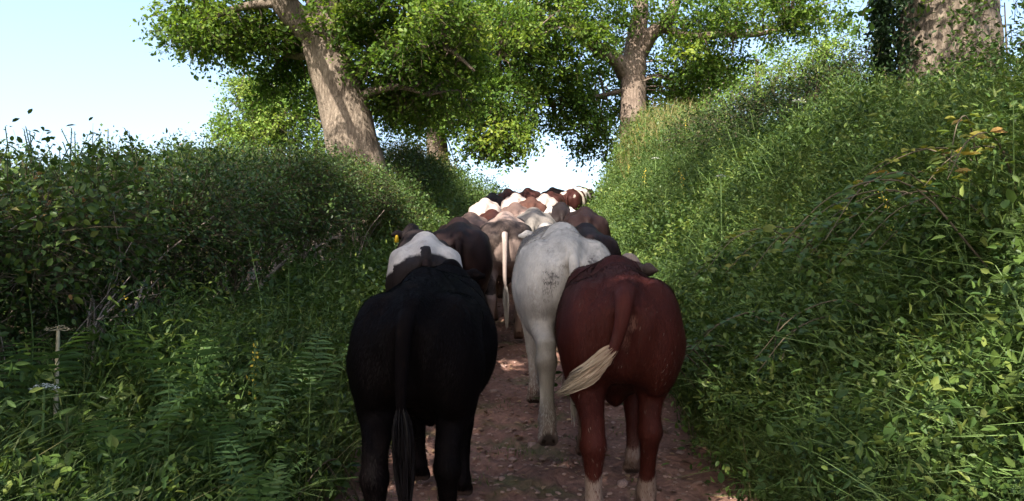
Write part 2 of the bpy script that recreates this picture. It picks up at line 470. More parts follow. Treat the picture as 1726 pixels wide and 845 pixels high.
def rock_mesh(seed, name):
    r = np.random.default_rng(seed)
    V, F = sphere_q((0, 0, 0), (1, .75, .42), 8, 5)
    V = V * (1 + .22 * r.normal(size=(len(V), 1)).clip(-1.5, 1.5) * 0.6)
    V[:8] = V[:8].mean(0); V[-8:] = V[-8:].mean(0)
    return np_mesh(name, V, F, False)
rocks = []
for k in range(6):
    me = rock_mesh(k + 5, "stone"); me.materials.append(M["stone"]); rocks.append(me)
nst = 300
sy = 2.6 + 6.5 * rng.random(nst) ** 1.5
su = rng.uniform(-1.0, 1.0, nst)
sx = su + lane_c(sy)
sz = lane_z(sx, sy)
for k in range(nst):
    o = link("stone", rocks[k % 6], None, lane, (sx[k], sy[k], sz[k] + .001))
    s = .012 + .036 * random.random() ** 2
    o.scale = (s, s, s * random.uniform(.6, 1.0))
    o.rotation_euler = (random.uniform(-.3, .3), random.uniform(-.3, .3), random.uniform(0, 6.28))
mb = MB()
rv = [(np.array([v.co[:] for v in me.vertices]), np.array([p.vertices[:] for p in me.polygons])) for me in rocks]
for k in range(5200):
    y = 2.4 + 19 * random.random() ** 1.6; u = random.uniform(-1.08, 1.08); x = u + float(lane_c(y))
    s = random.uniform(.006, .02)
    a = random.uniform(0, 6.28); V, F = rv[k % 6]
    R = np.array([[math.cos(a), -math.sin(a), 0], [math.sin(a), math.cos(a), 0], [0, 0, 1]])
    mb.add(V @ R.T * s + [x, y, float(lane_z(x, y))], F)
tag(link("gravel", mb.mesh("gravel"), M["stone"], lane), kind="stuff")

# ------------------------------------------------------------------ leaves
LEAF4 = (np.array([[0, 0, 0], [.45, .30, .06], [1, 0, -.08], [.45, -.30, .06]]), np.array([[0, 1, 2, 3]]))
LEAF6 = (np.array([[0, 0, 0], [.28, .27, .07], [.66, .25, .05], [1, 0, -.10], [.66, -.25, .05], [.28, -.27, .07]]), np.array([[0, 1, 2, 3], [0, 3, 4, 5]]))
NARROW = (np.array([[0, 0, 0], [.25, .16, .05], [.62, .13, .03], [1, 0, -.16], [.62, -.13, .03], [.25, -.16, .05]]), np.array([[0, 1, 2, 3], [0, 3, 4, 5]]))
OAKLF = (np.array([[0, 0, 0], [.35, .20, .05], [.72, .30, .03], [1, 0, -.06], [.72, -.30, .03], [.35, -.20, .05]]), np.array([[0, 1, 2, 3], [0, 3, 4, 5]]))

def place(tm, pos, T, N, size):
    T = unit(T); N = unit(N - T * np.sum(N * T, -1, keepdims=True)); B = np.cross(N, T)
    tv, tf = tm
    s = np.asarray(size).reshape(-1, 1, 1)
    V = pos[:, None] + s * (tv[None, :, 0:1] * T[:, None] + tv[None, :, 1:2] * B[:, None] + tv[None, :, 2:3] * N[:, None])
    F = tf[None] + (np.arange(len(pos)) * len(tv))[:, None, None]
    return V.reshape(-1, 3), F.reshape(-1, tf.shape[1])

def sprays(mb, P, D, L, m, size, lv, tm=LEAF4, droop=.25, upb=.7, jit=.12, spread=.9, twigs=None, twr=.004, lvj=.16):
    """leafy twigs: n twigs from P along D, m leaves on each"""
    n = len(P); D = unit(D); L = np.broadcast_to(np.asarray(L, float), (n,))
    t = np.linspace(.18, 1, m)
    pos = P[:, None] + D[:, None] * (L[:, None] * t)[..., None]
    pos[..., 2] -= droop * L[:, None] * t ** 2
    pos = pos + rng.normal(size=pos.shape) * (jit * L)[:, None, None]
    S = unit(np.cross(D, rng.normal(size=(n, 3))))
    sg = np.where(np.arange(m) % 2 == 0, 1., -1.)
    T = D[:, None] * .55 + S[:, None] * (sg * spread)[None, :, None] + rng.normal(size=pos.shape) * .35
    N = np.array([0, 0, upb]) + rng.normal(size=pos.shape) * .5 + D[:, None] * .25
    sz = size * rng.uniform(.65, 1.25, size=(n, m)) * (1 - .35 * np.abs(t - .45))[None]
    V, F = place(tm, pos.reshape(-1, 3), T.reshape(-1, 3), N.reshape(-1, 3), sz.ravel())
    a = np.broadcast_to(np.asarray(lv, float).reshape(-1, 1), (n, m)) + rng.normal(size=(n, m)) * lvj
    mb.add(V, F, np.repeat(a.ravel(), len(tm[0])).clip(0, 1))
    if twigs is not None:
        k = np.arange(n)
        E = P + D * L[:, None]; E[:, 2] -= droop * L
        Mid = P + D * L[:, None] * .5; Mid[:, 2] -= droop * L * .25
        S2 = unit(np.cross(D, S))
        for A in (S, S2):
            Vt = np.stack([P - A * twr, P + A * twr, Mid + A * twr * .7, Mid - A * twr * .7, E + A * twr * .25, E - A * twr * .25], 1).reshape(-1, 3)
            Ft = np.concatenate([np.stack([k * 6, k * 6 + 1, k * 6 + 2, k * 6 + 3], 1), np.stack([k * 6 + 3, k * 6 + 2, k * 6 + 4, k * 6 + 5], 1)])
            twigs.add(Vt, Ft)

def blades(mb, P, H, Wd, lean, lv, up=None):
    """curved grass blades, three quads each"""
    n = len(P); H = np.broadcast_to(np.asarray(H, float), (n,)); Wd = np.broadcast_to(np.asarray(Wd, float), (n,))
    a = rng.uniform(0, 6.283, n)
    D = np.stack([np.cos(a), np.sin(a), np.zeros(n)], 1)
    if np.ndim(lean) > 1: D = unit(D * .6 + lean[:, :3]); ln = np.full(n, .45) * rng.uniform(.4, 1.5, n)
    else: ln = lean * rng.uniform(.3, 1.6, n)
    S = np.stack([-np.sin(a + .6), np.cos(a + .6), np.zeros(n)], 1)
    t = np.array([0, .4, .75, 1.0]); w = np.array([1, .85, .5, .06])
    C = P[:, None] + np.array([0, 0, 1.0]) * (H[:, None] * (t - .28 * (ln[:, None]) * t ** 2.5))[..., None] + D[:, None] * (H[:, None] * ln[:, None] * t ** 2)[..., None]
    Lf = C - S[:, None] * (Wd[:, None] * w)[..., None]; Rt = C + S[:, None] * (Wd[:, None] * w)[..., None]
    V = np.stack([Lf, Rt], 2).reshape(-1, 3)
    b = np.array([[0, 1, 3, 2], [2, 3, 5, 4], [4, 5, 7, 6]])
    F = (b[None] + (np.arange(n) * 8)[:, None, None]).reshape(-1, 4)
    mb.add(V, F, np.repeat(np.broadcast_to(lv, (n,)), 8).clip(0, 1))

# ------------------------------------------------------------------ trees
def fluted(seed, amt=.10, flare=0.0):
    r = np.random.default_rng(seed); ph = r.uniform(0, 6.28, 6)
    def f(i, a, P):
        z = P[:, 2][:, None]
        v = 1 + amt * (.5 * np.sin(3 * a + ph[0] + .4 * z) + .35 * np.sin(5 * a + ph[1] - .7 * z) + .3 * np.sin(8 * a + ph[2] + 1.3 * z) + .22 * np.sin(13 * a + ph[3] + 2.2 * z))
        v = v + .25 * amt * np.sin(4.1 * z + 2 * a + ph[4]) + .2 * amt * np.sin(9 * z + 5 * a + ph[5])
        return v
    return f

def make_tree(name, label, cat, base, trunk, limbs, blobs, lsize, mat, bark, group=None, m=7, lv0=.42, seg=26, tm=OAKLF, seed=1, extra_branch=True, dens=1.0, clump_r=.5, tw_len=.34):
    """trunk / limbs: lists of (x,y,z,r) in world; blobs: (centre, radii, number of clumps, twigs per clump, lv offset)"""
    root = empty(name, tuple(base)); tag(root, label, cat, group)
    b = np.asarray(base, float)
    tp = np.asarray(trunk, float)
    n = max(10, int(6 * len(tp)))
    c = catmull(tp, n * 2)
    V, F = tube(c[:, :3] - b, np.maximum(c[:, 3], .02), seg, fluted(seed, .09))
    mb = MB(); mb.add(V, F); link("trunk", mb.mesh("trunk", True), bark, root)
    limbpts = [c[len(c) // 2:, :3]]
    for k, lb in enumerate(limbs):
        cc = catmull(np.asarray(lb, float), 6 * len(lb))
        V, F = tube(cc[:, :3] - b, np.maximum(cc[:, 3], .012), 12, fluted(seed + k + 1, .10))
        mb = MB(); mb.add(V, F); link("limb", mb.mesh("limb", True), bark, root)
        limbpts.append(cc[:, :3])
    LP = np.concatenate(limbpts)
    lf = MB(); br = MB(); tw = MB()
    r = np.random.default_rng(seed + 100)
    for cen, rad, nc, nt, dl in blobs:
        cen = np.asarray(cen, float); rad = np.asarray(rad, float)
        d = unit(r.normal(size=(nc, 3))); q = r.uniform(.3, 1.12, (nc, 1)) ** .55
        C = cen + d * q * rad
        out = unit(d * rad)
        for cc, oo in zip(C, out):
            cr = clump_r * r.uniform(.45, 1.35)
            k = max(3, int(nt * dens * (cr / clump_r) ** 2))
            dd = unit(r.normal(size=(k, 3)) + [0, 0, .15] + .5 * oo)
            P = cc + dd * cr * r.uniform(.1, .75, (k, 1)) * [1, 1, .62]
            sprays(lf, P - b, dd * [1, 1, .6] + .3 * oo, tw_len * r.uniform(.7, 1.3, k), m, lsize, lv0 + dl + r.normal() * .17 + r.normal(size=k) * .06, tm, droop=.3, twigs=tw, twr=.005)
            if extra_branch and r.random() < .55:
                e = LP[np.argmin(np.sum((LP - cc) ** 2, 1) + 4 * np.maximum(0, LP[:, 2] - cc[2] - .5) ** 2)]
                L = np.linalg.norm(cc - e)
                if L < 6.5:
                    mid = (cc + e) / 2 + r.normal(size=3) * .1 * L + [0, 0, .12 * L]
                    pth = catmull(np.array([e, mid, cc]), 7)
                    V, F = tube(pth - b, np.linspace(.022 + .011 * L, .009, 7), 5)
                    br.add(V, F)
    if lf.n: tag(link("crown", lf.mesh("crown"), mat, root), kind="stuff")
    if br.n: tag(link("branches", br.mesh("branches", True), bark, root), kind="stuff")
    if tw.n: tag(link("twigs", tw.mesh("twigs"), M["twig"], root), kind="stuff")
    return root

def blob(px, py, d, rx, ry, rd, nc, nt=16, dl=0.0):
    return (W(px, py, d), (rx * d / FPX, rd, ry * d / FPX), nc, nt, dl)
def wr(px, py, d, rpx):
    return (*W(px, py, d), rpx * d / FPX)

# big leaning oak in the left hedge
D1 = 15.8
tb = W(642, 450, D1); tb[2] = terrain(tb[0], tb[1])
trunk1 = [(tb[0] + .05, D1, tb[2] - .3, .78), (*W(632, 400, D1)[:3], .62), wr(612, 320, D1, 47), wr(592, 235, D1, 44), wr(578, 170, D1, 40), wr(556, 103, D1, 38), wr(545, 60, D1, 34), wr(545, 10, D1, 26), wr(560, -70, D1, 20), wr(580, -170, D1, 13), wr(590, -260, D1, 6)]
limbs1 = [
    [wr(545, 75, D1, 26), wr(505, 38, D1 - .2, 24), wr(475, 2, D1 - .4, 22), wr(455, -50, D1 - .6, 17), wr(420, -120, D1 - 1, 10), wr(400, -190, D1 - 1.2, 4)],
    [wr(596, 168, D1, 9), wr(628, 154, D1 - .3, 8), wr(672, 147, D1 - .6, 5), wr(720, 160, D1 - .7, 2)],
    [wr(600, 120, D1, 9), wr(645, 82, D1 - .5, 8), wr(700, 58, D1 - .8, 7), wr(735, 72, D1 - 1, 6), wr(768, 92, D1 - 1.2, 4), wr(800, 120, D1 - 1.2, 2)],
    [wr(560, 20, D1, 20), wr(640, -40, D1 - .6, 16), wr(740, -70, D1 - 1, 12), wr(780, -60, D1 - 1, 4)],
    [wr(548, 85, D1, 8), wr(500, 95, D1 + .4, 6), wr(450, 80, D1 + .5, 4), wr(400, 60, D1 + .4, 2)],
    [wr(480, 5, D1 - .4, 9), wr(420, 10, D1 - .6, 7), wr(370, 25, D1 - .6, 5), wr(325, 45, D1 - .6, 2)],
    [wr(480, -20, D1 - .4, 10), (-4.2, 13.6, 7.5, .09), (-4.1, 12.0, 7.6, .03)],  # limb added out of view to carry the trunk-shading clumps
    [wr(565, -60, D1, 12), wr(600, -120, D1 + 1.5, 9), wr(660, -170, D1 + 3, 5)],
]
blobs1 = [((-4.15, 12.0, 7.55), (.55, .5, .42), 9, 14, 0), ((-3.7, 12.2, 8.7), (.5, .5, .3), 4, 12, 0),  # unseen clumps added above the view to throw shade on the trunk
    blob(335, 55, 15.3, 46, 32, .8, 16, 15), blob(310, 20, 15.3, 30, 25, .6, 6, 14, .05), blob(376, 22, 15.6, 46, 36, 1.0, 18, 16, .02),
    blob(420, 62, 15.8, 45, 30, 1., 13, 15), blob(462, 92, 16.6, 46, 34, .9, 14, 16, -.05), blob(500, 30, 16.6, 60, 50, 1.2, 22, 16),
    blob(585, 4, 14.9, 42, 16, .5, 9, 15, .06), blob(556, 30, 15.0, 40, 10, .3, 8, 14, .03), blob(500, 140, 17.2, 34, 36, .7, 12, 16, -.04), blob(632, 30, 16.4, 66, 45, 1., 30, 16), blob(655, 100, 15.6, 55, 50, 1.2, 24, 16, -.03),
    blob(720, 40, 15., 80, 60, 1.6, 38, 16), blob(725, 135, 15.8, 70, 60, 1.5, 34, 16, -.06), blob(665, 175, 17., 50, 40, 1., 16, 16, -.05),
    
    blob(460, -95, 15.2, 120, 60, 1.8, 28, 15), blob(620, -110, 15.4, 120, 65, 2.0, 32, 15)]
make_tree("oak_tree", "big oak leaning left out of the hedge, pale dappled trunk", "tree", (tb[0], D1, tb[2]), trunk1, limbs1, blobs1, .104, M["oak_leaf"], M["oak_bark"], seed=3, lv0=.46, dens=1.7, clump_r=.46)

# slimmer tree further up the left hedge
D2 = 27.5
b2 = W(745, 360, D2); b2[2] = terrain(b2[0], b2[1])
make_tree("oak_tree", "slimmer ivy-footed tree further up the left hedge, beside the gap of sky", "tree", b2,
    [(b2[0], D2, b2[2] - .3, .48), wr(742, 310, D2, 20), wr(736, 250, D2, 17), wr(733, 200, D2, 15), wr(728, 140, D2, 13), wr(726, 60, D2, 9), wr(724, -20, D2, 5)],
    [[wr(736, 210, D2, 6), wr(765, 190, D2 - .6, 5), wr(810, 190, D2 - 1, 4), wr(850, 220, D2 - 1, 2)],
     [wr(733, 200, D2, 5), wr(700, 170, D2 - .4, 4), wr(660, 160, D2 - .6, 2)],
     [wr(728, 150, D2, 7), wr(775, 110, D2 - .6, 5), wr(840, 100, D2 - .9, 3)]],
    [blob(685, 185, 28.4, 40, 28, 1.2, 16, 15), blob(695, 215, 28.6, 26, 12, .8, 5, 14), blob(745, 145, 27, 60, 38, 2, 30, 15), blob(800, 175, 26.6, 55, 36, 1.5, 30, 15), blob(845, 212, 26.4, 36, 26, 1., 16, 15, .14),
     blob(838, 246, 26.2, 24, 10, .6, 6, 13, .05), blob(785, 215, 26.6, 24, 22, .8, 9, 15), blob(868, 238, 26.2, 16, 12, .6, 4, 12, .1), blob(806, 248, 26.3, 20, 7, .5, 4, 12), blob(855, 264, 26, 7, 7, .3, 2, 10),
     blob(772, 245, 26.8, 12, 9, .5, 2, 12), blob(772, 290, 27.6, 10, 8, .4, 2, 9), blob(850, 170, 27, 50, 40, 1.6, 22, 15), blob(760, 80, 27, 80, 60, 2.4, 40, 15), blob(850, 95, 27, 80, 60, 2.2, 44, 15), blob(800, 20, 26.6, 90, 50, 2, 40, 15, .04), blob(900, 25, 27, 80, 50, 2, 34, 15, .04), blob(960, 20, 27.6, 50, 40, 1.6, 14, 15)],
    .155, M["oak_leaf"], M["red_bark"], seed=21, dens=1.4, lv0=.48, clump_r=.65, tw_len=.45)

# oak on the right bank top
D3 = 30.0
b3 = W(1070, 280, D3); b3[2] = terrain(b3[0], b3[1])
make_tree("oak_tree", "red-barked oak rising behind the sunlit right bank, forked limbs", "tree", b3,
    [(b3[0], D3, b3[2] - .4, .75), wr(1068, 260, D3, 25), wr(1066, 190, D3, 22), wr(1067, 140, D3, 21), wr(1068, 110, D3, 21), wr(1072, 75, D3, 18), wr(1080, 20, D3, 13), wr(1085, -60, D3, 8), wr(1085, -120, D3, 4)],
    [[wr(1056, 125, D3, 16), wr(1040, 102, D3 - .4, 13), wr(1012, 84, D3 - .8, 11), wr(985, 65, D3 - 1, 9), wr(950, 40, D3 - 1.2, 6), wr(910, 30, D3 - 1.4, 3)],
     [wr(1078, 90, D3, 15), wr(1098, 58, D3 - .3, 13), wr(1122, 40, D3 - .5, 11), wr(1138, 5, D3 - .7, 9), wr(1150, -50, D3 - .8, 5)],
     [wr(1118, 48, D3 - .4, 8), wr(1165, 62, D3 - .8, 7), wr(1215, 58, D3 - 1, 6), wr(1275, 58, D3 - 1.1, 5), wr(1330, 45, D3 - 1.2, 2)],
     [wr(1060, 150, D3, 5), wr(1020, 160, D3 + .3, 4), wr(970, 170, D3 + .2, 3), wr(930, 180, D3, 2)]],
    [blob(915, 120, 29, 45, 45, 1.6, 22, 15), blob(925, 180, 29.6, 44, 40, 1.4, 20, 15, -.05), blob(975, 205, 30, 44, 30, 1.4, 18, 15, -.12), blob(1005, 250, 30, 30, 14, 1, 7, 14, -.15), blob(1015, 150, 31.4, 50, 60, 1.2, 26, 15, -.05),
     blob(960, 90, 28.4, 50, 45, 1.5, 22, 15), blob(1010, 15, 28.6, 60, 30, 1.4, 16, 15, .03), blob(1075, 5, 28.6, 45, 26, 1.2, 12, 15, .05), blob(1030, 90, 31.5, 50, 40, 1, 12, 15), blob(1100, 110, 31.5, 40, 40, 1, 10, 15), blob(1160, 105, 29.8, 45, 42, 1.4, 24, 15), blob(1120, 150, 31.4, 40, 45, 1.2, 16, 15, -.05),
     blob(1190, 35, 28.8, 60, 40, 1.6, 24, 15, .08), blob(1275, 25, 28.8, 65, 40, 1.8, 26, 15, .05), blob(1210, 100, 29.5, 50, 30, 1.4, 12, 15), blob(1345, 20, 29, 50, 36, 1.4, 16, 15, .05), blob(1385, 25, 29.4, 28, 36, 1., 8, 14, .1), blob(1030, 230, 32, 40, 40, 1, 10, 14, -.1),
     blob(1050, -80, 30, 190, 60, 4, 50, 15), blob(1250, -70, 30, 150, 50, 3, 26, 15)],
    .165, M["oak_leaf"], M["red_bark"], seed=41, dens=1.4, lv0=.46, clump_r=.7, tw_len=.48)

# sunlit tree in the field beyond the left hedge
D4 = 31.0
b4 = W(470, 330, D4); b4[2] = terrain(b4[0], b4[1])
make_tree("field_tree", "bright sunlit round tree in the field behind the left hedge", "tree", b4,
    [(b4[0], D4, b4[2] - .3, .4), wr(470, 280, D4, 12), wr(470, 210, D4, 9), wr(475, 140, D4, 4)],
    [[wr(470, 230, D4, 6), wr(430, 190, D4 - .5, 4), wr(400, 170, D4 - .8, 2)], [wr(470, 220, D4, 6), wr(510, 190, D4 - .6, 4), wr(540, 170, D4 - .8, 2)]],
    [blob(408, 190, 30.4, 32, 40, 1.2, 22, 16, .05), blob(440, 140, 30.4, 42, 32, 1.4, 24, 16), blob(450, 195, 30, 50, 50, 1.4, 34, 16, .08), blob(500, 190, 30.4, 45, 60, 1.4, 36, 16, .02), blob(470, 250, 30.2, 80, 28, 1.4, 34, 16, .08), blob(545, 220, 30.6, 30, 50, 1.2, 18, 16), blob(520, 140, 30.6, 40, 40, 1.3, 18, 16), blob(398, 235, 30.2, 24, 26, 1, 10, 15, .1)],
    .125, M["pale_leaf"], M["red_bark"], seed=61, dens=1.4, lv0=.5, clump_r=.6, tw_len=.42)

# row of paler trees beyond the right bank
for k, (px, dep, bl) in enumerate([
        (1190, 37, [(1180, 150, 40, 50, 1.4, 20), (1205, 195, 40, 30, 1.2, 12), (1165, 190, 30, 36, 1, 9)]),
        (1275, 39, [(1262, 150, 40, 40, 1.5, 15), (1300, 120, 40, 36, 1.5, 14), (1285, 190, 34, 22, 1.2, 7)]),
        (1390, 41, [(1380, 105, 42, 34, 1.4, 18), (1425, 88, 36, 32, 1.4, 15), (1345, 140, 32, 28, 1.2, 10), (1405, 140, 42, 24, 1.2, 12)])]):
    bb = W(px, 300, dep); bb[2] = terrain(bb[0], bb[1])
    make_tree("field_tree", ["pale green tree just right of the red-barked oak, behind the bank", "airy middle tree behind the right bank with sky showing through", "sunlit yellow-green tree left of the sky gap by the ivied trunk"][k], "tree", bb,
        [(bb[0], dep, bb[2] - .3, .3), wr(px, 220, dep, 8), wr(px + 3, 160, dep, 6), wr(px, 100, dep, 2)],
        [[wr(px, 190, dep, 4), wr(px - 25, 160, dep - .3, 3), wr(px - 40, 140, dep - .4, 1.5)], [wr(px, 180, dep, 4), wr(px + 25, 150, dep - .3, 3), wr(px + 40, 120, dep - .4, 1.5)]],
        [blob(a, b_, dep - .5, c, d, e, n, 15, .1) for a, b_, c, d, e, n in bl], .16, M["pale_leaf"], M["red_bark"], dens=1.4, seed=70 + k, lv0=.5, clump_r=.75, tw_len=.55, m=6)

# great ivied oak at the top right; its crown spreads over the lane, above the frame
D5 = 10.0
b5 = W(1595, 150, D5); b5[2] = terrain(b5[0], b5[1])
t5 = make_tree("oak_tree", "massive ivied trunk on top of the right bank, cut off by the frame", "tree", b5,
    [(b5[0] + .05, D5, b5[2] - .4, .80), (b5[0], D5, b5[2] + .3, .66), wr(1594, 60, D5, 76), wr(1596, 0, D5, 73), (b5[0] - .1, D5, 6.3, .5), (b5[0] - .2, D5 - .1, 8.2, .4), (b5[0] - .3, D5 - .2, 10.5, .22), (b5[0] - .3, D5, 12.5, .08)],
    [[(b5[0] - .1, D5, 6.2, .28), (b5[0] - 1.6, D5 - .6, 7.3, .22), (b5[0] - 3.4, D5 - 1.4, 8.1, .14), (b5[0] - 5.0, D5 - 2.4, 8.6, .05)],
     [(b5[0] - .1, D5, 6.8, .24), (b5[0] + .2, D5 - 2, 8.0, .18), (b5[0] + .1, D5 - 4.5, 9.0, .08)],
     [(b5[0], D5, 6.6, .24), (b5[0] + 2, D5 + .5, 7.8, .16), (b5[0] + 4, D5 + 1, 8.6, .06)],
     [(b5[0] - .2, D5, 7.6, .2), (b5[0] - 1.2, D5 + 2.2, 8.8, .12), (b5[0] - 2, D5 + 4, 9.4, .05)]],
    [blob(1488, -42, 9.6, 16, 8, .2, 3, 12, .1), ((b5[0] - 2.0, D5 - .8, 8.2), (1.7, 1.6, .9), 26, 15, 0), ((b5[0] - 4.2, D5 - 2.2, 8.8), (1.5, 1.5, .8), 20, 15, 0), ((b5[0], D5 - 3, 8.9), (2, 2, 1.0), 28, 15, 0),
     ((b5[0] + 3, D5 + .6, 8.8), (1.8, 2, 1.2), 22, 15, 0), ((b5[0] - 1.6, D5 + 3, 9.4), (1.6, 1.8, 1), 18, 15, 0), ((b5[0] - .5, D5 - .5, 11), (2.6, 2.6, 1.2), 36, 15, 0), ((1.6, 5.0, 8.3), (2.2, 2.0, .9), 24, 14, 0), ((2.2, 8.8, 8.8), (1.8, 1.6, .9), 15, 14, 0), ((3.4, 3.0, 8.4), (1.6, 1.8, .8), 13, 14, 0)],  # last clumps added out of view as shade casters for the bank
    .14, M["oak_leaf"], M["oak_bark"], seed=91, lv0=.42, clump_r=.6, tw_len=.42, seg=40)
# ivy climbing its left side
mb = MB()
n = 1700
a = rng.normal(math.pi * .93, .42, n); z = rng.uniform(-.2, 2.3, n)
P = np.stack([np.cos(a) * (.62 + rng.random(n) * .14), np.sin(a) * (.62 + rng.random(n) * .14), z], 1)
P[:, 0] += .02
Dv = np.stack([np.cos(a), np.sin(a), np.full(n, -.3)], 1)
sprays(mb, P, Dv, .12, 4, .075, rng.uniform(.1, .9, n), LEAF6, droop=.4, jit=.35, upb=.3)
tag(link("ivy", mb.mesh("ivy"), M["ivy_leaf"], t5), kind="stuff")

# the two trees behind the viewer whose crowns shade the near lane
for k, (bx, by, hh, lab) in enumerate([(-4.6, -2.2, 10.5, "oak beside the near lane end, its crown arching over the viewpoint"), (-3.2, -9.0, 12.5, "second oak further back down the lane behind the viewpoint")]):
    bz = float(terrain(bx, by))
    make_tree("oak_tree", lab, "tree", (bx, by, bz), [(bx, by, bz - .3, .6), (bx, by, bz + 1.5, .45), (bx + .1, by, bz + 4, .38), (bx + .2, by + .1, bz + 7, .25), (bx + .2, by, bz + hh - .8, .06)],
        [[(bx, by, bz + 4.5, .2), (bx + 1.6, by + .8, bz + 6, .14), (bx + 3.2, by + 1.5, bz + 7, .06)], [(bx, by, bz + 5, .2), (bx - 1.2, by + 1.4, bz + 6.4, .14), (bx - 1.8, by + 3, bz + 7.2, .06)], [(bx, by, bz + 5, .2), (bx + .5, by - 1.8, bz + 6.4, .14), (bx + 1, by - 3.2, bz + 7, .06)]],
        [((bx + 2.4, by + 1.0, bz + 7.2), (2.0, 2.0, 1.1), 34, 13, 0), ((bx - .6, by + 2.2, bz + 7.2), (2.0, 1.9, 1.2), 32, 13, 0), ((bx + .6, by - 2.4, bz + 7.2), (2.2, 2, 1.2), 34, 13, 0), ((bx + .3, by, bz + hh - 1.8), (2.6, 2.6, 1.3), 40, 13, 0), ((bx + 1.5, by + 5.2, bz + 7.6), (1.8, 1.8, .9), 26, 13, 0), ((bx + 4.6, by + 3.6, bz + 7.8), (1.8, 1.8, .9), 26, 13, 0), ((bx + 3.6, by + 1.0, bz + 8.2), (2.2, 2.0, 1.0), 34, 13, 0)],
        .24, M["oak_leaf"], M["oak_bark"], seed=120 + k, lv0=.42, m=6, dens=.88, clump_r=.62, tw_len=.5)

# ------------------------------------------------------------------ left hedge
hedge = empty("hedge", (-2.6, 10, float(terrain(-2.6, 10))))
tag(hedge, "tall dense hawthorn hedge along the left verge, bare stems showing below", "hedge")
hb = np.array(hedge.location)
def hx(y): return np.minimum(lane_c(y), .22) - 2.75
lf = MB(); tw = MB()
def hedge_h(y): return np.interp(y, [0, 4, 8, 11, 13, 15.4, 16.6, 17.6, 20, 24, 28, 30], [1.30, 1.34, 1.64, 1.68, 1.42, 1.15, 1.1, 1.3, 1.05, .7, .45, .4])
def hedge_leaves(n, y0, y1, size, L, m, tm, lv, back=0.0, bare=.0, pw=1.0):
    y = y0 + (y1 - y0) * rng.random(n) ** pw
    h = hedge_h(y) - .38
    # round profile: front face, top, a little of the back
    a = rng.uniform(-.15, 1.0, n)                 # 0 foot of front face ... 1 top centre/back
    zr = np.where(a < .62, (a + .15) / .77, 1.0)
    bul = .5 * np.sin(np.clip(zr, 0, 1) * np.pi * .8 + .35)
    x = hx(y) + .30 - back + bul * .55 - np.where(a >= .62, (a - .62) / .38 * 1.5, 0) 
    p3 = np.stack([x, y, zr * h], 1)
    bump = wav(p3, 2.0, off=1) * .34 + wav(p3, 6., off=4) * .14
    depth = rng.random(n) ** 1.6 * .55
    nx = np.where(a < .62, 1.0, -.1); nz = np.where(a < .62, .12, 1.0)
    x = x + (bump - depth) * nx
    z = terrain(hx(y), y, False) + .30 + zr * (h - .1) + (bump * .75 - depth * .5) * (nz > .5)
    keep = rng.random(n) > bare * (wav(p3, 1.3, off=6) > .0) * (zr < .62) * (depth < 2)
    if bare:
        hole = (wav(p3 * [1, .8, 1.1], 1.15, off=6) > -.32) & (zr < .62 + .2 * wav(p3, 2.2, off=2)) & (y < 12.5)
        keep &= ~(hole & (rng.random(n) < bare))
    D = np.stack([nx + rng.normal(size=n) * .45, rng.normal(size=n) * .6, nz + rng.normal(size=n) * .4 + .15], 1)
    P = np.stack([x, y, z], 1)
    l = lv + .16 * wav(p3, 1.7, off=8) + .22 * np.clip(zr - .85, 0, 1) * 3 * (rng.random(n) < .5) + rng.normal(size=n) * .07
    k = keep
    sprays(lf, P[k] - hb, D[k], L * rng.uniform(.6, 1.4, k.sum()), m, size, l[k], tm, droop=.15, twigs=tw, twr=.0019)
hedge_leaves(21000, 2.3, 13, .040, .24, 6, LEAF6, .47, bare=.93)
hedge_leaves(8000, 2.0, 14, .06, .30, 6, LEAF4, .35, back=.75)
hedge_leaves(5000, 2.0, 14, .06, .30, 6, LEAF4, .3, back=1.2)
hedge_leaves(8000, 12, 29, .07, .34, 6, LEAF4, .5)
for k in range(60):
    y = 3.4 + 10.5 * random.random(); hh = float(hedge_h(y)); zt = random.uniform(.62, .92)
    rr = random.uniform(.15, .32); q = int(130 * rr / .3)
    cx = float(hx(y)) + (.55 if zt < .9 else random.uniform(-.4, .5)); cz = float(terrain(hx(y), y, False)) + .2 + zt * (hh - .25)
    dd = unit(rng.normal(size=(q, 3)) + [.4, -.1, .25]); P = np.array([cx, y, cz]) + dd * rr * rng.uniform(.4, 1.05, (q, 1)) * [.9, 1.1, .8]
    sprays(lf, P - hb, dd + rng.normal(size=(q, 3)) * .4 + [0, 0, .25], .22 * rng.uniform(.6, 1.5, q), 6, random.choice([.032, .038, .044]), random.uniform(.3, .68), LEAF6, droop=.12, twigs=tw, twr=.0019)
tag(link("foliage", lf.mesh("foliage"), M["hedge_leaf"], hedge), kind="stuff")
tag(link("twigs", tw.mesh("twigs"), M["twig"], hedge), kind="stuff")
# reddish and yellow-lit dry top past the big oak
mb = MB()
n = 900; y = rng.uniform(17.5, 27, n); x = hx(y) + rng.uniform(-.7, .75, n)
z = terrain(hx(y), y, False) + hedge_h(y) - .25 + rng.normal(size=n) * .1
sprays(mb, np.stack([x, y, z], 1) - hb, np.stack([rng.normal(size=n) * .4, rng.normal(size=n) * .4, np.ones(n)], 1), .45, 7, .06, rng.uniform(.3, 1, n), NARROW, droop=.1)
tag(link("seedy_top", mb.mesh("seedy_top"), M["dry_grass"], hedge, None), kind="stuff")
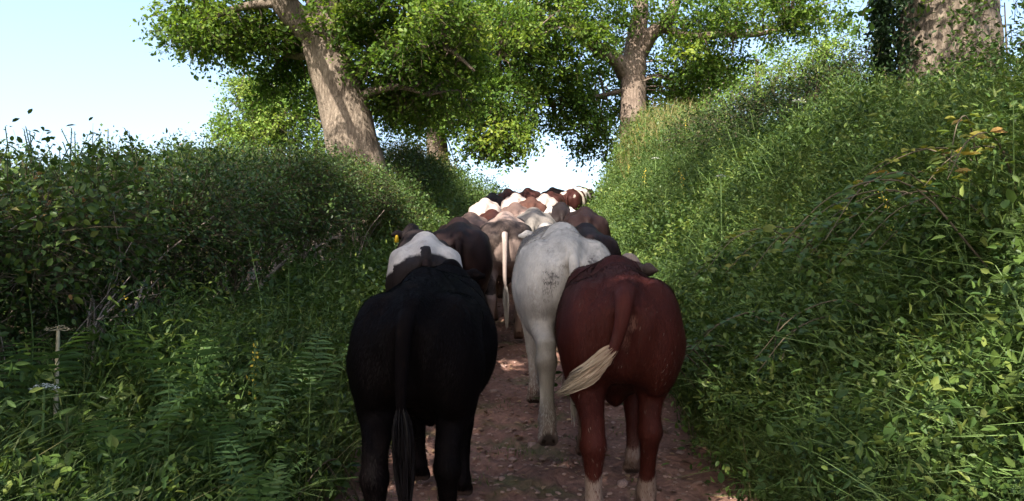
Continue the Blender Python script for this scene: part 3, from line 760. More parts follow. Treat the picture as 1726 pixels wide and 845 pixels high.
# stems in the hedge foot
for k in range(84):
    y = 2.6 + 10 * (k / 84) + random.uniform(-.1, .1)
    x = float(hx(y)) + random.uniform(-.2, .5)
    z = float(terrain(x, y)) - .05
    h = random.uniform(.7, 1.3)
    lean = np.array([random.uniform(-.25, .15), random.uniform(-.45, .45), 1.0])
    pts = [np.array([x, y, z]) - hb]
    for q in range(4):
        pts.append(pts[-1] + lean * h / 4 + np.array([random.gauss(0, .06), random.gauss(0, .07), 0]))
        lean = lean + np.array([random.gauss(0, .15), random.gauss(0, .25), 0])
    r0 = random.choice([.005, .007, .009, .013, .020, .03]) if y > 4.6 else random.choice([.004, .006, .008])
    mb = MB(); c = catmull(np.array(pts), 16); V, F = tube(c, np.linspace(r0, r0 * .35, 16), 6); mb.add(V, F)
    for q in range(3):
        i = random.randint(4, 13); e = c[i] + np.array([random.uniform(0, .35), random.uniform(-.4, .4), random.uniform(.1, .4)])
        V, F = tube(catmull(np.array([c[i], (c[i] + e) / 2 + np.array([0, .03, .05]), e]), 6), np.linspace(r0 * .5, .003, 6), 5); mb.add(V, F)
    link("stem", mb.mesh("stem", True), M["pale_twig"] if random.random() < .5 else M["twig"], hedge)
# leafy shoots standing up against the sky
for k in range(120):
    px = -30 + 470 * (k / 120) + random.uniform(-6, 6)
    y = 2.62 / ((863 - px) / FPX) * random.uniform(.98, 1.1)
    x = (px - 863) / FPX * y
    z = float(terrain(hx(y), y, False)) + float(hedge_h(y)) - .25
    h = random.choice([.15, .2, .26, .33, .42, .5])
    mb = MB()
    c = catmull(np.array([[0, 0, 0], [random.gauss(0, .03), random.gauss(0, .03), h * .5], [random.gauss(0, .07), random.gauss(0, .07), h]]), 8)
    b0 = np.array([x, y, z]) - hb
    V, F = tube(c + b0, np.linspace(.0065, .003, 8), 4); mb.add(V, F, .3)
    nl = int(h * 46); t = np.linspace(.1, 1, nl)
    pos = np.stack([np.interp(t, np.linspace(0, 1, 8), c[:, i]) for i in range(3)], 1) + b0
    a = np.arange(nl) * 2.4 + random.uniform(0, 6)
    T = np.stack([np.cos(a), np.sin(a), np.full(nl, .55)], 1)
    V, F = place(LEAF6, pos, T, np.array([0, 0, 1.0]) + rng.normal(size=(nl, 3)) * .3, .027 * (1.15 - .6 * t))
    mb.add(V, F, np.repeat(rng.uniform(.35, .98, nl), 6))
    link("shoot", mb.mesh("shoot"), M["hedge_leaf"], hedge)

# ------------------------------------------------------------------ bank and verge growth
def bank_cover():
    mb = MB(); tw = MB()
    def go(n, y0, y1, u0, u1, size, L, m, tm, lv, pw=1.0, lift=.1, upw=.8):
        y = y0 + (y1 - y0) * rng.random(n) ** pw
        u = rng.uniform(u0, u1, n)
        x = lane_c(y) + u
        P = np.stack([x, y, np.zeros(n)], 1)
        clump = wav(P, 1.15, off=2)
        P[:, 2] = terrain(x, y) + rng.random(n) ** 1.3 * lift * (1 + .9 * clump)
        sl = np.clip((4.4 - u) / 3, .15, 1)
        D = np.stack([-.75 * sl + rng.normal(size=n) * .5, -.2 + rng.normal(size=n) * .5, upw + rng.normal(size=n) * .35], 1)
        l = lv + .24 * wav(P, 1.5, off=5) + rng.normal(size=n) * .1
        ok = u > 1.18 + .12 * wav(P, 2.5, off=9)
        sprays(mb, P[ok], D[ok], L * rng.uniform(.6, 1.4, ok.sum()), m, size, l[ok], tm, droop=.3, twigs=tw, twr=.0028)
    go(12000, 1.6, 9, 1.1, 4.6, .040, .26, 6, LEAF6, .52, 1.15, .36)
    go(1100, 1.8, 10, 1.1, 4.4, .062, .34, 5, LEAF6, .45, 1.1, .34)
    go(8000, 2.0, 12, 1.1, 4.6, .052, .34, 8, NARROW, .6, 1., .42)
    go(12000, 8, 20, 1.1, 5.2, .052, .32, 7, LEAF4, .48, 1.1, .42)
    go(4500, 18, 36, 1.1, 5.5, .10, .42, 6, LEAF4, .58, 1., .5)
    go(2800, 1.8, 11, 1.15, 4.4, .056, .30, 6, LEAF6, .74, 1.1, .46)
    go(1500, 2.2, 12, 1.15, 4.4, .06, .5, 9, NARROW, .8, 1., .5)
    for k in range(95):
        d = 2.2 + 15 * random.random() ** 1.2; u = random.uniform(1.3, 4.3)
        rr = random.uniform(.22, .55); hh = rr * random.uniform(.6, 1.1); cx = float(lane_c(d)) + u; q = int(150 * rr / .35)
        dd = unit(rng.normal(size=(q, 3)) + [-.25, -.2, .5]); P = np.array([cx, d, float(terrain(cx, d)) + .12]) + dd * [rr, rr, hh] * rng.uniform(.55, 1.05, (q, 1))
        sprays(mb, P, dd + rng.normal(size=(q, 3)) * .4 + [0, 0, .2], .24 * rng.uniform(.6, 1.3, q), 6, random.choice([.036, .045, .055, .07]), random.uniform(.32, .85), random.choice([LEAF6, LEAF6, NARROW]), droop=.35, twigs=tw, twr=.0025)
    o = link("bank_undergrowth", mb.mesh("bank_undergrowth"), M["bank_leaf"])
    tag(o, "tangled nettles, ground ivy and bramble leaves covering the right bank", "undergrowth", kind="stuff")
    tag(link("twigs", tw.mesh("twigs"), M["stem_green"], o), kind="stuff")
bank_cover()

def verge_cover():
    mb = MB(); tw = MB()
    def go(n, y0, y1, u0, u1, size, L, m, tm, lv, pw=1.0, lift=.1):
        y = y0 + (y1 - y0) * rng.random(n) ** pw
        u = -rng.uniform(u0, u1, n)
        x = lane_c(y) + u
        P = np.stack([x, y, np.zeros(n)], 1)
        P[:, 2] = terrain(x, y) + rng.random(n) ** 1.2 * lift * (1 + .8 * wav(P, 1.2, off=3))
        D = np.stack([.35 + rng.normal(size=n) * .5, -.2 + rng.normal(size=n) * .5, .9 + rng.normal(size=n) * .3], 1)
        l = lv + .15 * wav(P, 2.0, off=5) + rng.normal(size=n) * .08
        ok = u < -1.12 + .12 * wav(P, 2.5, off=9)
        sprays(mb, P[ok], D[ok], L * rng.uniform(.6, 1.4, ok.sum()), m, size, l[ok], tm, droop=.3, twigs=tw, twr=.0026)
    go(4600, 1.7, 7, 1.05, 2.6, .034, .24, 7, LEAF6, .6, 1., .30)
    go(3400, 1.7, 8, 1.05, 2.5, .055, .34, 8, NARROW, .64, 1., .40)
    go(120, 1.8, 6, 1.1, 2.4, .08, .34, 5, LEAF6, .55, 1., .35)
    go(3600, 6, 16, 1.05, 2.7, .07, .32, 6, LEAF4, .48, 1., .55)
    go(2600, 14, 30, 1.05, 2.8, .09, .4, 6, LEAF4, .6, 1., .6)
    go(700, 1.8, 9, 1.1, 2.5, .05, .30, 6, LEAF6, .74, 1., .36)
    go(1500, 1.8, 9, 1.1, 2.5, .045, .45, 10, NARROW, .72, 1., .35)
    for k in range(40):
        d = 2.2 + 11 * random.random() ** 1.2; u = -random.uniform(1.3, 2.5)
        rr = random.uniform(.16, .34); hh = rr * random.uniform(.7, 1.1); cx = float(lane_c(d)) + u; q = int(140 * rr / .35)
        dd = unit(rng.normal(size=(q, 3)) + [.25, -.2, .5]); P = np.array([cx, d, float(terrain(cx, d)) + .1]) + dd * [rr, rr, hh] * rng.uniform(.55, 1.05, (q, 1))
        sprays(mb, P, dd + rng.normal(size=(q, 3)) * .4 + [0, 0, .2], .22 * rng.uniform(.6, 1.3, q), 6, random.choice([.034, .042, .055]), random.uniform(.45, .9), random.choice([LEAF6, NARROW]), droop=.35, twigs=tw, twr=.0025)
    o = link("verge_undergrowth", mb.mesh("verge_undergrowth"), M["bank_leaf"])
    tag(o, "mixed leafy weeds crowding the left verge below the hedge", "undergrowth", kind="stuff")
    tag(link("twigs", tw.mesh("twigs"), M["stem_green"], o), kind="stuff")
verge_cover()

def grass(name, label, n, y0, y1, u0, u1, h, w, lv, mat, pw=1.0, lean=.5, side=1, mask=None):
    mb = MB()
    y = y0 + (y1 - y0) * rng.random(n) ** pw
    u = rng.uniform(u0, u1, n) * side
    x = lane_c(y) + u
    P = np.stack([x, y, np.zeros(n)], 1)
    c = wav(P, 1.6, off=7)
    P[:, 2] = terrain(x, y) - .02
    ok = (np.abs(u) > 1.08 + .1 * wav(P, 3.0, off=1)) & (c + rng.normal(size=n) * .35 > -.25)
    if mask is not None: ok &= mask(x, y)
    P = P[ok]; k = len(P)
    blades(mb, P, h * rng.uniform(.5, 1.4, k), w * rng.uniform(.7, 1.3, k), lean, lv + rng.normal(size=k) * .16)
    o = link(name, mb.mesh(name), mat)
    tag(o, label, "grass", kind="stuff")
grass("bank_grass", "long drooping grass on the near right bank", 76000, 1.7, 10, 1.05, 4.4, .52, .0028, .6, M["grass_blade"], 1.2, .7)
grass("sunlit_grass", "tall pale sunlit grass along the upper right bank", 42000, 9, 33, 1.05, 5.2, .55, .006, .55, M["grass_blade"], 1., .5)
grass("seeding_grass", "straw-coloured seeding grass on the far right bank crest", 5000, 18, 34, 2.2, 5.0, .85, .007, .6, M["dry_grass"], 1., .4)
grass("verge_grass", "grass among the weeds of the left verge", 44000, 1.7, 28, 1.02, 2.7, .52, .004, .62, M["grass_blade"], 1.4, .6, -1)
# short worn grass tufts in the lane itself
mb = MB()
for k in range(60):
    y = 3.0 + 7 * random.random(); u = random.gauss(-.1, .5)
    if abs(u) > 1: continue
    q = 34; cx, cy = float(lane_c(y)) + u, y
    P = np.stack([cx + rng.normal(size=q) * .07, cy + rng.normal(size=q) * .08, np.zeros(q)], 1); P[:, 2] = lane_z(P[:, 0], P[:, 1]) - .005
    blades(mb, P, rng.uniform(.015, .05, q), .0022, .9, rng.uniform(.2, .8, q))
tag(link("worn_grass", mb.mesh("worn_grass"), M["grass_blade"]), "short trampled grass patches in the middle of the lane", "grass", kind="stuff")
# fallen leaves
mb = MB(); n = 1500
y = 2.5 + 12 * rng.random(n) ** 1.4; u = rng.uniform(-1.1, 1.1, n); x = lane_c(y) + u
P = np.stack([x, y, lane_z(x, y) + .012], 1)
V, F = place(LEAF6, P, np.stack([rng.normal(size=n), rng.normal(size=n), rng.normal(size=n) * .1], 1), np.array([0, 0, 1.]) + rng.normal(size=(n, 3)) * .25, rng.uniform(.025, .06, n))
mb.add(V, F, np.repeat(rng.random(n), 6))
tag(link("fallen_leaves", mb.mesh("fallen_leaves"), M["dead_leaf"]), "dry fallen leaves scattered over the trodden lane", "leaves", kind="stuff")

# bushy growth along the right bank crest
def bush(name, label, cen_list, size, L, n_per, mat, lv=.42, tm=LEAF6, m=6, stems=7):
    c0 = np.asarray(cen_list[0][0], float); z0 = float(terrain(c0[0], c0[1]))
    root = empty(name, (c0[0], c0[1], z0)); tag(root, label, "bush")
    b = np.array(root.location); lf = MB(); tw = MB()
    for c, r, dl in cen_list:
        c = np.asarray(c, float); r = np.asarray(r, float)
        n = int(n_per * r[0] * r[1])
        d = unit(rng.normal(size=(n, 3))); q = rng.uniform(.3, 1, (n, 1)) ** .4
        bumpy = 1 + .22 * wav(d * r, 2.8, off=3)[:, None]
        P = c + d * q * r * bumpy
        sprays(lf, P - b, d + rng.normal(size=(n, 3)) * .45 + [0, 0, .3], L * rng.uniform(.6, 1.5, n), m, size, lv + dl + .15 * wav(P, 2., off=5) + rng.normal(size=n) * .07, tm, droop=.2, twigs=tw, twr=.004)
    tag(link("foliage", lf.mesh("foliage"), mat, root), kind="stuff")
    tag(link("twigs", tw.mesh("twigs"), M["twig"], root), kind="stuff")
    for k in range(stems):
        c, r, dl = cen_list[k % len(cen_list)]
        x = c[0] + random.uniform(-.5, .5) * r[0]; y = c[1] + random.uniform(-.5, .5) * r[1]; z = float(terrain(x, y)) - .05
        top = np.array([x + random.gauss(0, .2), y + random.gauss(0, .2), c[2] + r[2] * .5])
        pts = catmull(np.array([[x, y, z], (np.array([x, y, z]) + top) / 2 + rng.normal(size=3) * .08, top]), 8)
        mb = MB(); V, F = tube(pts - b, np.linspace(.02, .006, 8), 6); mb.add(V, F); link("stem", mb.mesh("stem", True), M["twig"], root)
    return root
def on(px, py, d, up=0.0):
    p = W(px, py, d); return p
bush("hawthorn_bush", "dark spreading bush on the bank crest, midway to the sunlit grass", [(on(1330, 208, 12.6), (.8, 1.0, .55), -.15), (on(1255, 226, 14), (.85, 1.0, .56), -.18), (on(1190, 236, 16), (.75, 1.0, .55), -.1), (on(1405, 186, 11.2), (.65, .9, .48), -.1)], .055, .3, 560, M["hedge_leaf"], .42)
bush("hawthorn_bush", "twiggy bush on the bank crest against the sky, left of the ivied trunk", [(on(1440, 160, 10.6), (.5, .7, .46), 0), (on(1492, 142, 10.0), (.32, .5, .40), .05), (on(1380, 166, 12.2), (.5, .6, .42), .05)], .05, .3, 600, M["hedge_leaf"], .45)
bush("elder_bush", "leafy green bush filling the top corner right of the ivied trunk", [(on(1700, 40, 8.6), (.42, .6, .55), .1), (on(1735, 140, 8.0), (.6, .8, .5), .02), (on(1650, 165, 8.4), (.5, .5, .30), -.05), (on(1570, 185, 8.6), (.5, .5, .28), -.1)], .06, .28, 650, M["bank_leaf"], .45)
bush("hazel_bush", "small bright bush at the bank top behind the white umbel", [(on(1285, 175, 20), (.9, 1.2, .6), .1), (on(1220, 205, 22), (.8, 1.2, .55), .05), (on(1350, 155, 18), (.8, 1.0, .55), .05)], .08, .4, 330, M["pale_leaf"], .45, LEAF4)

# ------------------------------------------------------------------ single plants
def fern(loc, label, nfr=6, L=.7, seed=0, rz=0.0):
    L = L * 1.1; loc = (loc[0], loc[1], loc[2] + .2)
    root = empty("fern", loc, rz); tag(root, label, "fern", "ferns in the left verge")
    r = np.random.default_rng(seed)
    for k in range(nfr):
        a = 2 * math.pi * k / nfr + r.normal() * .25
        l = L * r.uniform(.75, 1.15); tl = r.uniform(.12, .6)
        s = np.linspace(0, 1, 21)
        pt = np.stack([np.cos(a) * l * tl * s ** 1.5, np.sin(a) * l * tl * s ** 1.5, l * (s - .28 * s ** 3)], 1)
        T = unit(np.gradient(pt, axis=0)); S = unit(np.cross(T, [0, 0, 1.0]) + 1e-6); N = np.cross(S, T)
        mb = MB(); V, F = tube(pt, np.linspace(.004, .001, 21), 4); mb.add(V, F, .3)
        for i in range(4, 21):
            pl = l * .19 * math.sin(min(1, (21 - i) / 14) * math.pi / 2) * (1 if i > 5 else .7)
            for sg in (-1, 1):
                d = unit(S[i] * sg * .9 + T[i] * .38 - N[i] * .12)
                tt = np.array([0, .12, .45, .8, 1.0]); ww = np.array([.25, 1, .85, .5, .06]) * pl * .078
                base = pt[i] + d * pl * tt[:, None] - np.array([0, 0, 1.0]) * r.uniform(.05, .4) * pl * (tt ** 2)[:, None] + r.normal(size=3) * .004
                side = unit(np.cross(N[i], d))
                Vp = np.stack([base - side * ww[:, None], base + side * ww[:, None]], 1).reshape(-1, 3)
                mb.add(Vp, np.array([[0, 1, 3, 2], [2, 3, 5, 4], [4, 5, 7, 6], [6, 7, 9, 8]]), .5 + .25 * r.normal())
        link("frond", mb.mesh("frond"), M["fern_leaf"], root)
    return root
def hit(px, py, lift=0.0):
    """where the sight line through a photo pixel meets the land"""
    d = np.arange(1.8, 34, .04)
    P = np.array([W(px, py, q) for q in d])
    k = int(np.argmax(P[:, 2] < terrain(P[:, 0], P[:, 1])))
    return (P[k, 0], d[k], float(terrain(P[k, 0], d[k])) + lift)
def vp(px, d, side_pad=0):
    x = (px - 863) / FPX * d
    return (x, d, float(terrain(x, d)))
fern(vp(330, 3.7), "large fern spreading in front of the hedge foot", 6, .72, 1)
fern(vp(372, 3.4), "upright fern with one tall pale frond, right of the large fern", 5, .75, 2)
fern(vp(515, 4.6), "fern beside the black cow with a long leaning frond", 5, .82, 3)
fern(vp(60, 3.3), "fern at the left end of the verge under the white umbel", 5, .62, 5)
fern(vp(450, 3.1), "low fern nearest the viewer on the left verge", 5, .55, 6)
fern(vp(200, 3.0), "half-hidden fern in the weeds near the bottom left", 5, .6, 7)

def weed(name, mat, h, ls, pairs, seed, tm=LEAF6, flowers=None):
    """upright stem with opposite leaf pairs"""
    r = np.random.default_rng(seed)
    root = empty(name)
    c = catmull(np.array([[0, 0, -.05], [r.normal() * .03, r.normal() * .03, h * .5], [r.normal() * .08, r.normal() * .08, h]]), 10)
    mb = MB(); V, F = tube(c, np.linspace(.006, .002, 10), 5); mb.add(V, F); link("stem", mb.mesh("stem", True), M["stem_green"], root)
    mb = MB(); t = np.repeat(np.linspace(.15, 1, pairs), 2); k = len(t)
    pos = np.stack([np.interp(t, np.linspace(0, 1, 10), c[:, i]) for i in range(3)], 1)
    a = np.repeat(np.arange(pairs) * 1.57 + r.uniform(0, 3), 2) + np.tile([0, math.pi], pairs) + r.normal(size=k) * .2
    T = np.stack([np.cos(a), np.sin(a), .35 - .9 * (1 - t)], 1)
    V, F = place(tm, pos, T, np.array([0, 0, 1.]) + r.normal(size=(k, 3)) * .2, ls * (1.2 - .75 * t))
    mb.add(V, F, np.repeat(r.uniform(.3, .95, k), len(tm[0])))
    tag(link("leaves", mb.mesh("leaves"), mat, root), kind="stuff")
    if flowers:
        mb = MB(); q = 26; tt = 1 - .35 * r.random(q)
        pos = np.stack([np.interp(tt, np.linspace(0, 1, 10), c[:, i]) for i in range(3)], 1) + r.normal(size=(q, 3)) * .012
        V, F = place(LEAF4, pos, r.normal(size=(q, 3)), r.normal(size=(q, 3)), .02); mb.add(V, F); tag(link("flower_head", mb.mesh("flower_head"), flowers, root), kind="stuff")
    return root
protos = [weed("nettle", M["bank_leaf"], h, .10, 9, 200 + k) for k, h in enumerate([.7, .85, 1.0])] + [weed("willowherb", M["bank_leaf"], .95, .11, 15, 210, NARROW), weed("ragwort", M["bank_leaf"], .8, .1, 10, 211, NARROW, M["flower_yellow"])]
spots = []
for px, py in [(1196, 400), (1212, 390), (1185, 410), (1290, 420), (1305, 405), (1320, 430), (1160, 380), (1235, 400), (1340, 480), (1380, 540), (1420, 400), (1480, 600), (1510, 470), (1560, 560), (1610, 620), (1650, 420), (1690, 520), (1460, 380), (1360, 370), (1120, 400), (1090, 360), (1140, 350), (1530, 380), (1240, 350)]:
    d = hit(px, py)[1]
    spots.append((px, d, 'r'))
for px, d in [(30, 3.6), (120, 4.0), (180, 3.6), (240, 4.6), (300, 4.8), (385, 5.6), (420, 5.0), (470, 5.4), (500, 6.4), (540, 6.2), (560, 7.4), (600, 8.0), (610, 6.4), (640, 9.5), (660, 10.5), (630, 11.5), (250, 3.2), (430, 3.9), (520, 3.9), (560, 4.2)]:
    spots.append((px, d, 'l'))
for k in range(28):
    d = 9.5 + 17 * k / 28 + random.uniform(-.3, .3)
    u = random.uniform(2.9, 4.4) if d < 18 else random.uniform(1.9, 3.0)
    spots.append(((lane_c(d) + u) / d * FPX + 863, d, 'c'))
where = {'c': "on the bank crest", 'r': "on the right bank", 'l': "in the left verge"}
used = set()
for k, (px, d, s) in enumerate(spots):
    pr = protos[[0, 1, 2, 3, 1, 0, 4][k % 7]] if s != 'c' else protos[[3, 2, 4, 3][k % 4]]
    if pr.name not in used: used.add(pr.name); o = pr
    else: o = copy_tree(pr)
    o.location = vp(px, d); o.rotation_euler = (random.gauss(0, .08), random.gauss(0, .08), random.uniform(0, 6.28))
    o.scale = (1,) * 3 if d < 8 else (1.15,) * 3
    kind = pr.name.split('.')[0]
    size = ["short", "middling", "tall"][protos.index(pr)] if protos.index(pr) < 3 else ""
    look = {"nettle": f"{size} leafy nettle", "willowherb": "narrow-leaved willowherb stem", "ragwort": "yellow-flowered ragwort"}[kind]
    uu = abs(o.location.x - float(lane_c(d)))
    far = "nearest the viewer" if d < 4.5 else "beside the foremost cows" if d < 6.6 else "level with the saddled cow" if d < 8.2 else "further up the lane"
    if s == "c": far = ""
    up = "on the skyline" if s == "c" else "at the lane edge" if uu < 1.6 else "part-way up" if uu < 2.6 else "high up"
    tag(o, f"{look} {where[s]}, {up}, {far}", "plant", f"{kind} plants {where[s]}")

same = {}
for o in [q for q in COL.objects if q.get("category") == "plant"]: same.setdefault(o["label"], []).append(o)
for lab, os_ in same.items():
    if "skyline" in lab:
        os_.sort(key=lambda q: q.location.y)
        nth = ["nearest", "second", "third", "fourth", "fifth", "sixth", "seventh", "eighth", "ninth", "tenth", "eleventh", "twelfth", "thirteenth", "fourteenth", "fifteenth", "sixteenth", "last"]
        for o, w_ in zip(os_, nth): o["label"] = lab.split(" on the ")[0] + f" on the bank crest, {w_} of its kind going up the lane"
    elif 1 < len(os_) < 7:
        os_.sort(key=lambda q: q.location.y)
        for o, w_ in zip(os_, ["front one", "second one", "third one", "fourth one", "fifth one", "sixth one"]): o["label"] = lab + ", " + w_

def umbel_plant(name, loc, h, rad, label, white=True, lean=(0, 0), rays=14, dry=False):
    root = empty(name, loc); tag(root, label, "flower" if white else "plant")
    top = np.array([lean[0], lean[1], h])
    c = catmull(np.array([[0, 0, -.05], top * [.3, .3, .5], top]), 9)
    mb = MB(); V, F = tube(c, np.linspace(.013, .007, 9) if dry else np.linspace(.009, .005, 9), 6); mb.add(V, F); link("stem", mb.mesh("stem", True), M["stem_dry"] if dry else M["stem_green"], root)
    ry = MB(); fl = MB()
    for k in range(rays):
        a = k * 2.4; rr = rad * math.sqrt((k + .5) / rays)
        e = top + np.array([math.cos(a) * rr, math.sin(a) * rr, .35 * rad - .35 * rr ** 2 / rad])
        V, F = tube(np.array([top, (top + e) / 2 + [0, 0, -.1 * rr], e]), [.002, .0015, .001], 4); ry.add(V, F)
        q = 11; pos = e + rng.normal(size=(q, 3)) * [rad * .14, rad * .14, rad * .04]
        V, F = place(LEAF4, pos, rng.normal(size=(q, 3)) * [1, 1, .2], np.array([0, 0, 1.]) + rng.normal(size=(q, 3)) * .3, rad * .2); fl.add(V, F)
    tag(link("rays", ry.mesh("rays"), M["stem_dry"] if dry else M["stem_green"], root), kind="stuff")
    tag(link("flower_head", fl.mesh("flower_head"), M["flower_white"] if white else M["stem_dry"], root), kind="stuff")
    lf = MB(); q = 6; t = np.linspace(.2, .7, q)
    pos = np.stack([np.interp(t, np.linspace(0, 1, 9), c[:, i]) for i in range(3)], 1); a = np.arange(q) * 2.2
    sprays(lf, pos, np.stack([np.cos(a), np.sin(a), np.full(q, .5)], 1), .16, 7, .06, np.full(q, .6), LEAF6, jit=.05)
    tag(link("leaves", lf.mesh("leaves"), M["bank_leaf"], root), kind="stuff")
    return root
def to_px(px, py, d, base_dx=0.0):
    """stand a stem of the right height at depth d so its head is at that place"""
    p = W(px, py, d); z = float(terrain(p[0] + base_dx, d)); return (p[0] + base_dx, d, z), p[2] - z
l, h = to_px(74, 655, 3.0); umbel_plant("cow_parsley", l, h, .045, "small white umbel flower in the bottom left weeds", True)
l, h = to_px(1346, 172, 9.5); umbel_plant("cow_parsley", l, max(h, .3), .075, "white hogweed umbel on the right bank crest, against dark bush", True)
l, h = to_px(98, 556, 3.3); umbel_plant("hogweed", l, h, .05, "tall dry hogweed stalk with a flat seed head by the left hedge", False, dry=True, rays=9)
l, h = to_px(740, 322, 12.5); l2 = (l[0], l[1], l[2]); 
l, h = to_px(600, 310, 11.0); umbel_plant("cow_parsley", l, h, .06, "pale umbel high in front of the big oak's foot", True)
l, h = to_px(1215, 298, 8.0); umbel_plant("cow_parsley", l, max(h, .3), .05, "thin-stalked pale umbel over the bright nettles on the right bank", True)
l, h = to_px(1105, 268, 15.0); umbel_plant("cow_parsley", l, max(h, .3), .07, "umbel on the sunlit part of the right bank", True)

def bramble(loc, label, canes, ls, mat, lvr, seed):
    root = empty("bramble", loc); tag(root, label, "bramble")
    r = np.random.default_rng(seed); lf = MB()
    for k in range(canes):
        a = r.uniform(2.2, 4.6); L = r.uniform(.6, 1.1)
        d = np.array([math.cos(a), math.sin(a) * .8, 0])
        pts = catmull(np.array([[0, 0, 0], d * L * .4 + [0, 0, L * .45], d * L * .8 + [0, 0, L * .4], d * L * 1.1 + [0, 0, L * .12]]), 14) + r.normal(size=3) * [.15, .25, .03]
        mb = MB(); V, F = tube(pts, np.linspace(.006, .002, 14), 5); mb.add(V, F); link("cane", mb.mesh("cane", True), M["twig"], root)
        q = 11; t = np.linspace(.12, 1, q); pos = np.stack([np.interp(t, np.linspace(0, 1, 14), pts[:, i]) for i in range(3)], 1)
        for j in range(q):
            s = np.cross(d, [0, 0, 1]) * (1 if j % 2 else -1)
            dirs = unit(np.array([s, s + d * .9, s - d * .9]) + r.normal(size=(3, 3)) * .2)
            V, F = place(LEAF6, np.repeat(pos[j][None], 3, 0) + s * .03, dirs, np.array([-.4, -.3, 1.]) + r.normal(size=(3, 3)) * .3, ls * r.uniform(.7, 1.2, 3)); lf.add(V, F, r.uniform(*lvr))
    tag(link("leaves", lf.mesh("leaves"), mat, root), kind="stuff")
bramble(hit(1690, 385, .05), "yellowing bramble hanging down the right bank below the ivied trunk", 6, .07, M["bramble_leaf"], (.3, 1), 5)  # yellow leaves, with some sunlight also put into their colour
bramble(hit(1470, 500, .05), "browning bramble patch mid-way up the right bank", 6, .08, M["bramble_leaf"], (.1, .75), 6)
bramble(hit(1610, 470, .05), "large-leaved green bramble below the browning patch", 9, .075, M["bank_leaf"], (.3, .8), 7)
bramble(hit(1262, 690), "bramble trailing out over the lane beside the red cow", 6, .07, M["bank_leaf"], (.4, .9), 8)
bramble(hit(1430, 640), "bramble with dull leaves low on the near right bank", 6, .065, M["bank_leaf"], (.2, .7), 9)
bramble(vp(545, 4.0), "bramble reaching towards the black cow from the left verge", 5, .07, M["bank_leaf"], (.3, .8), 10)

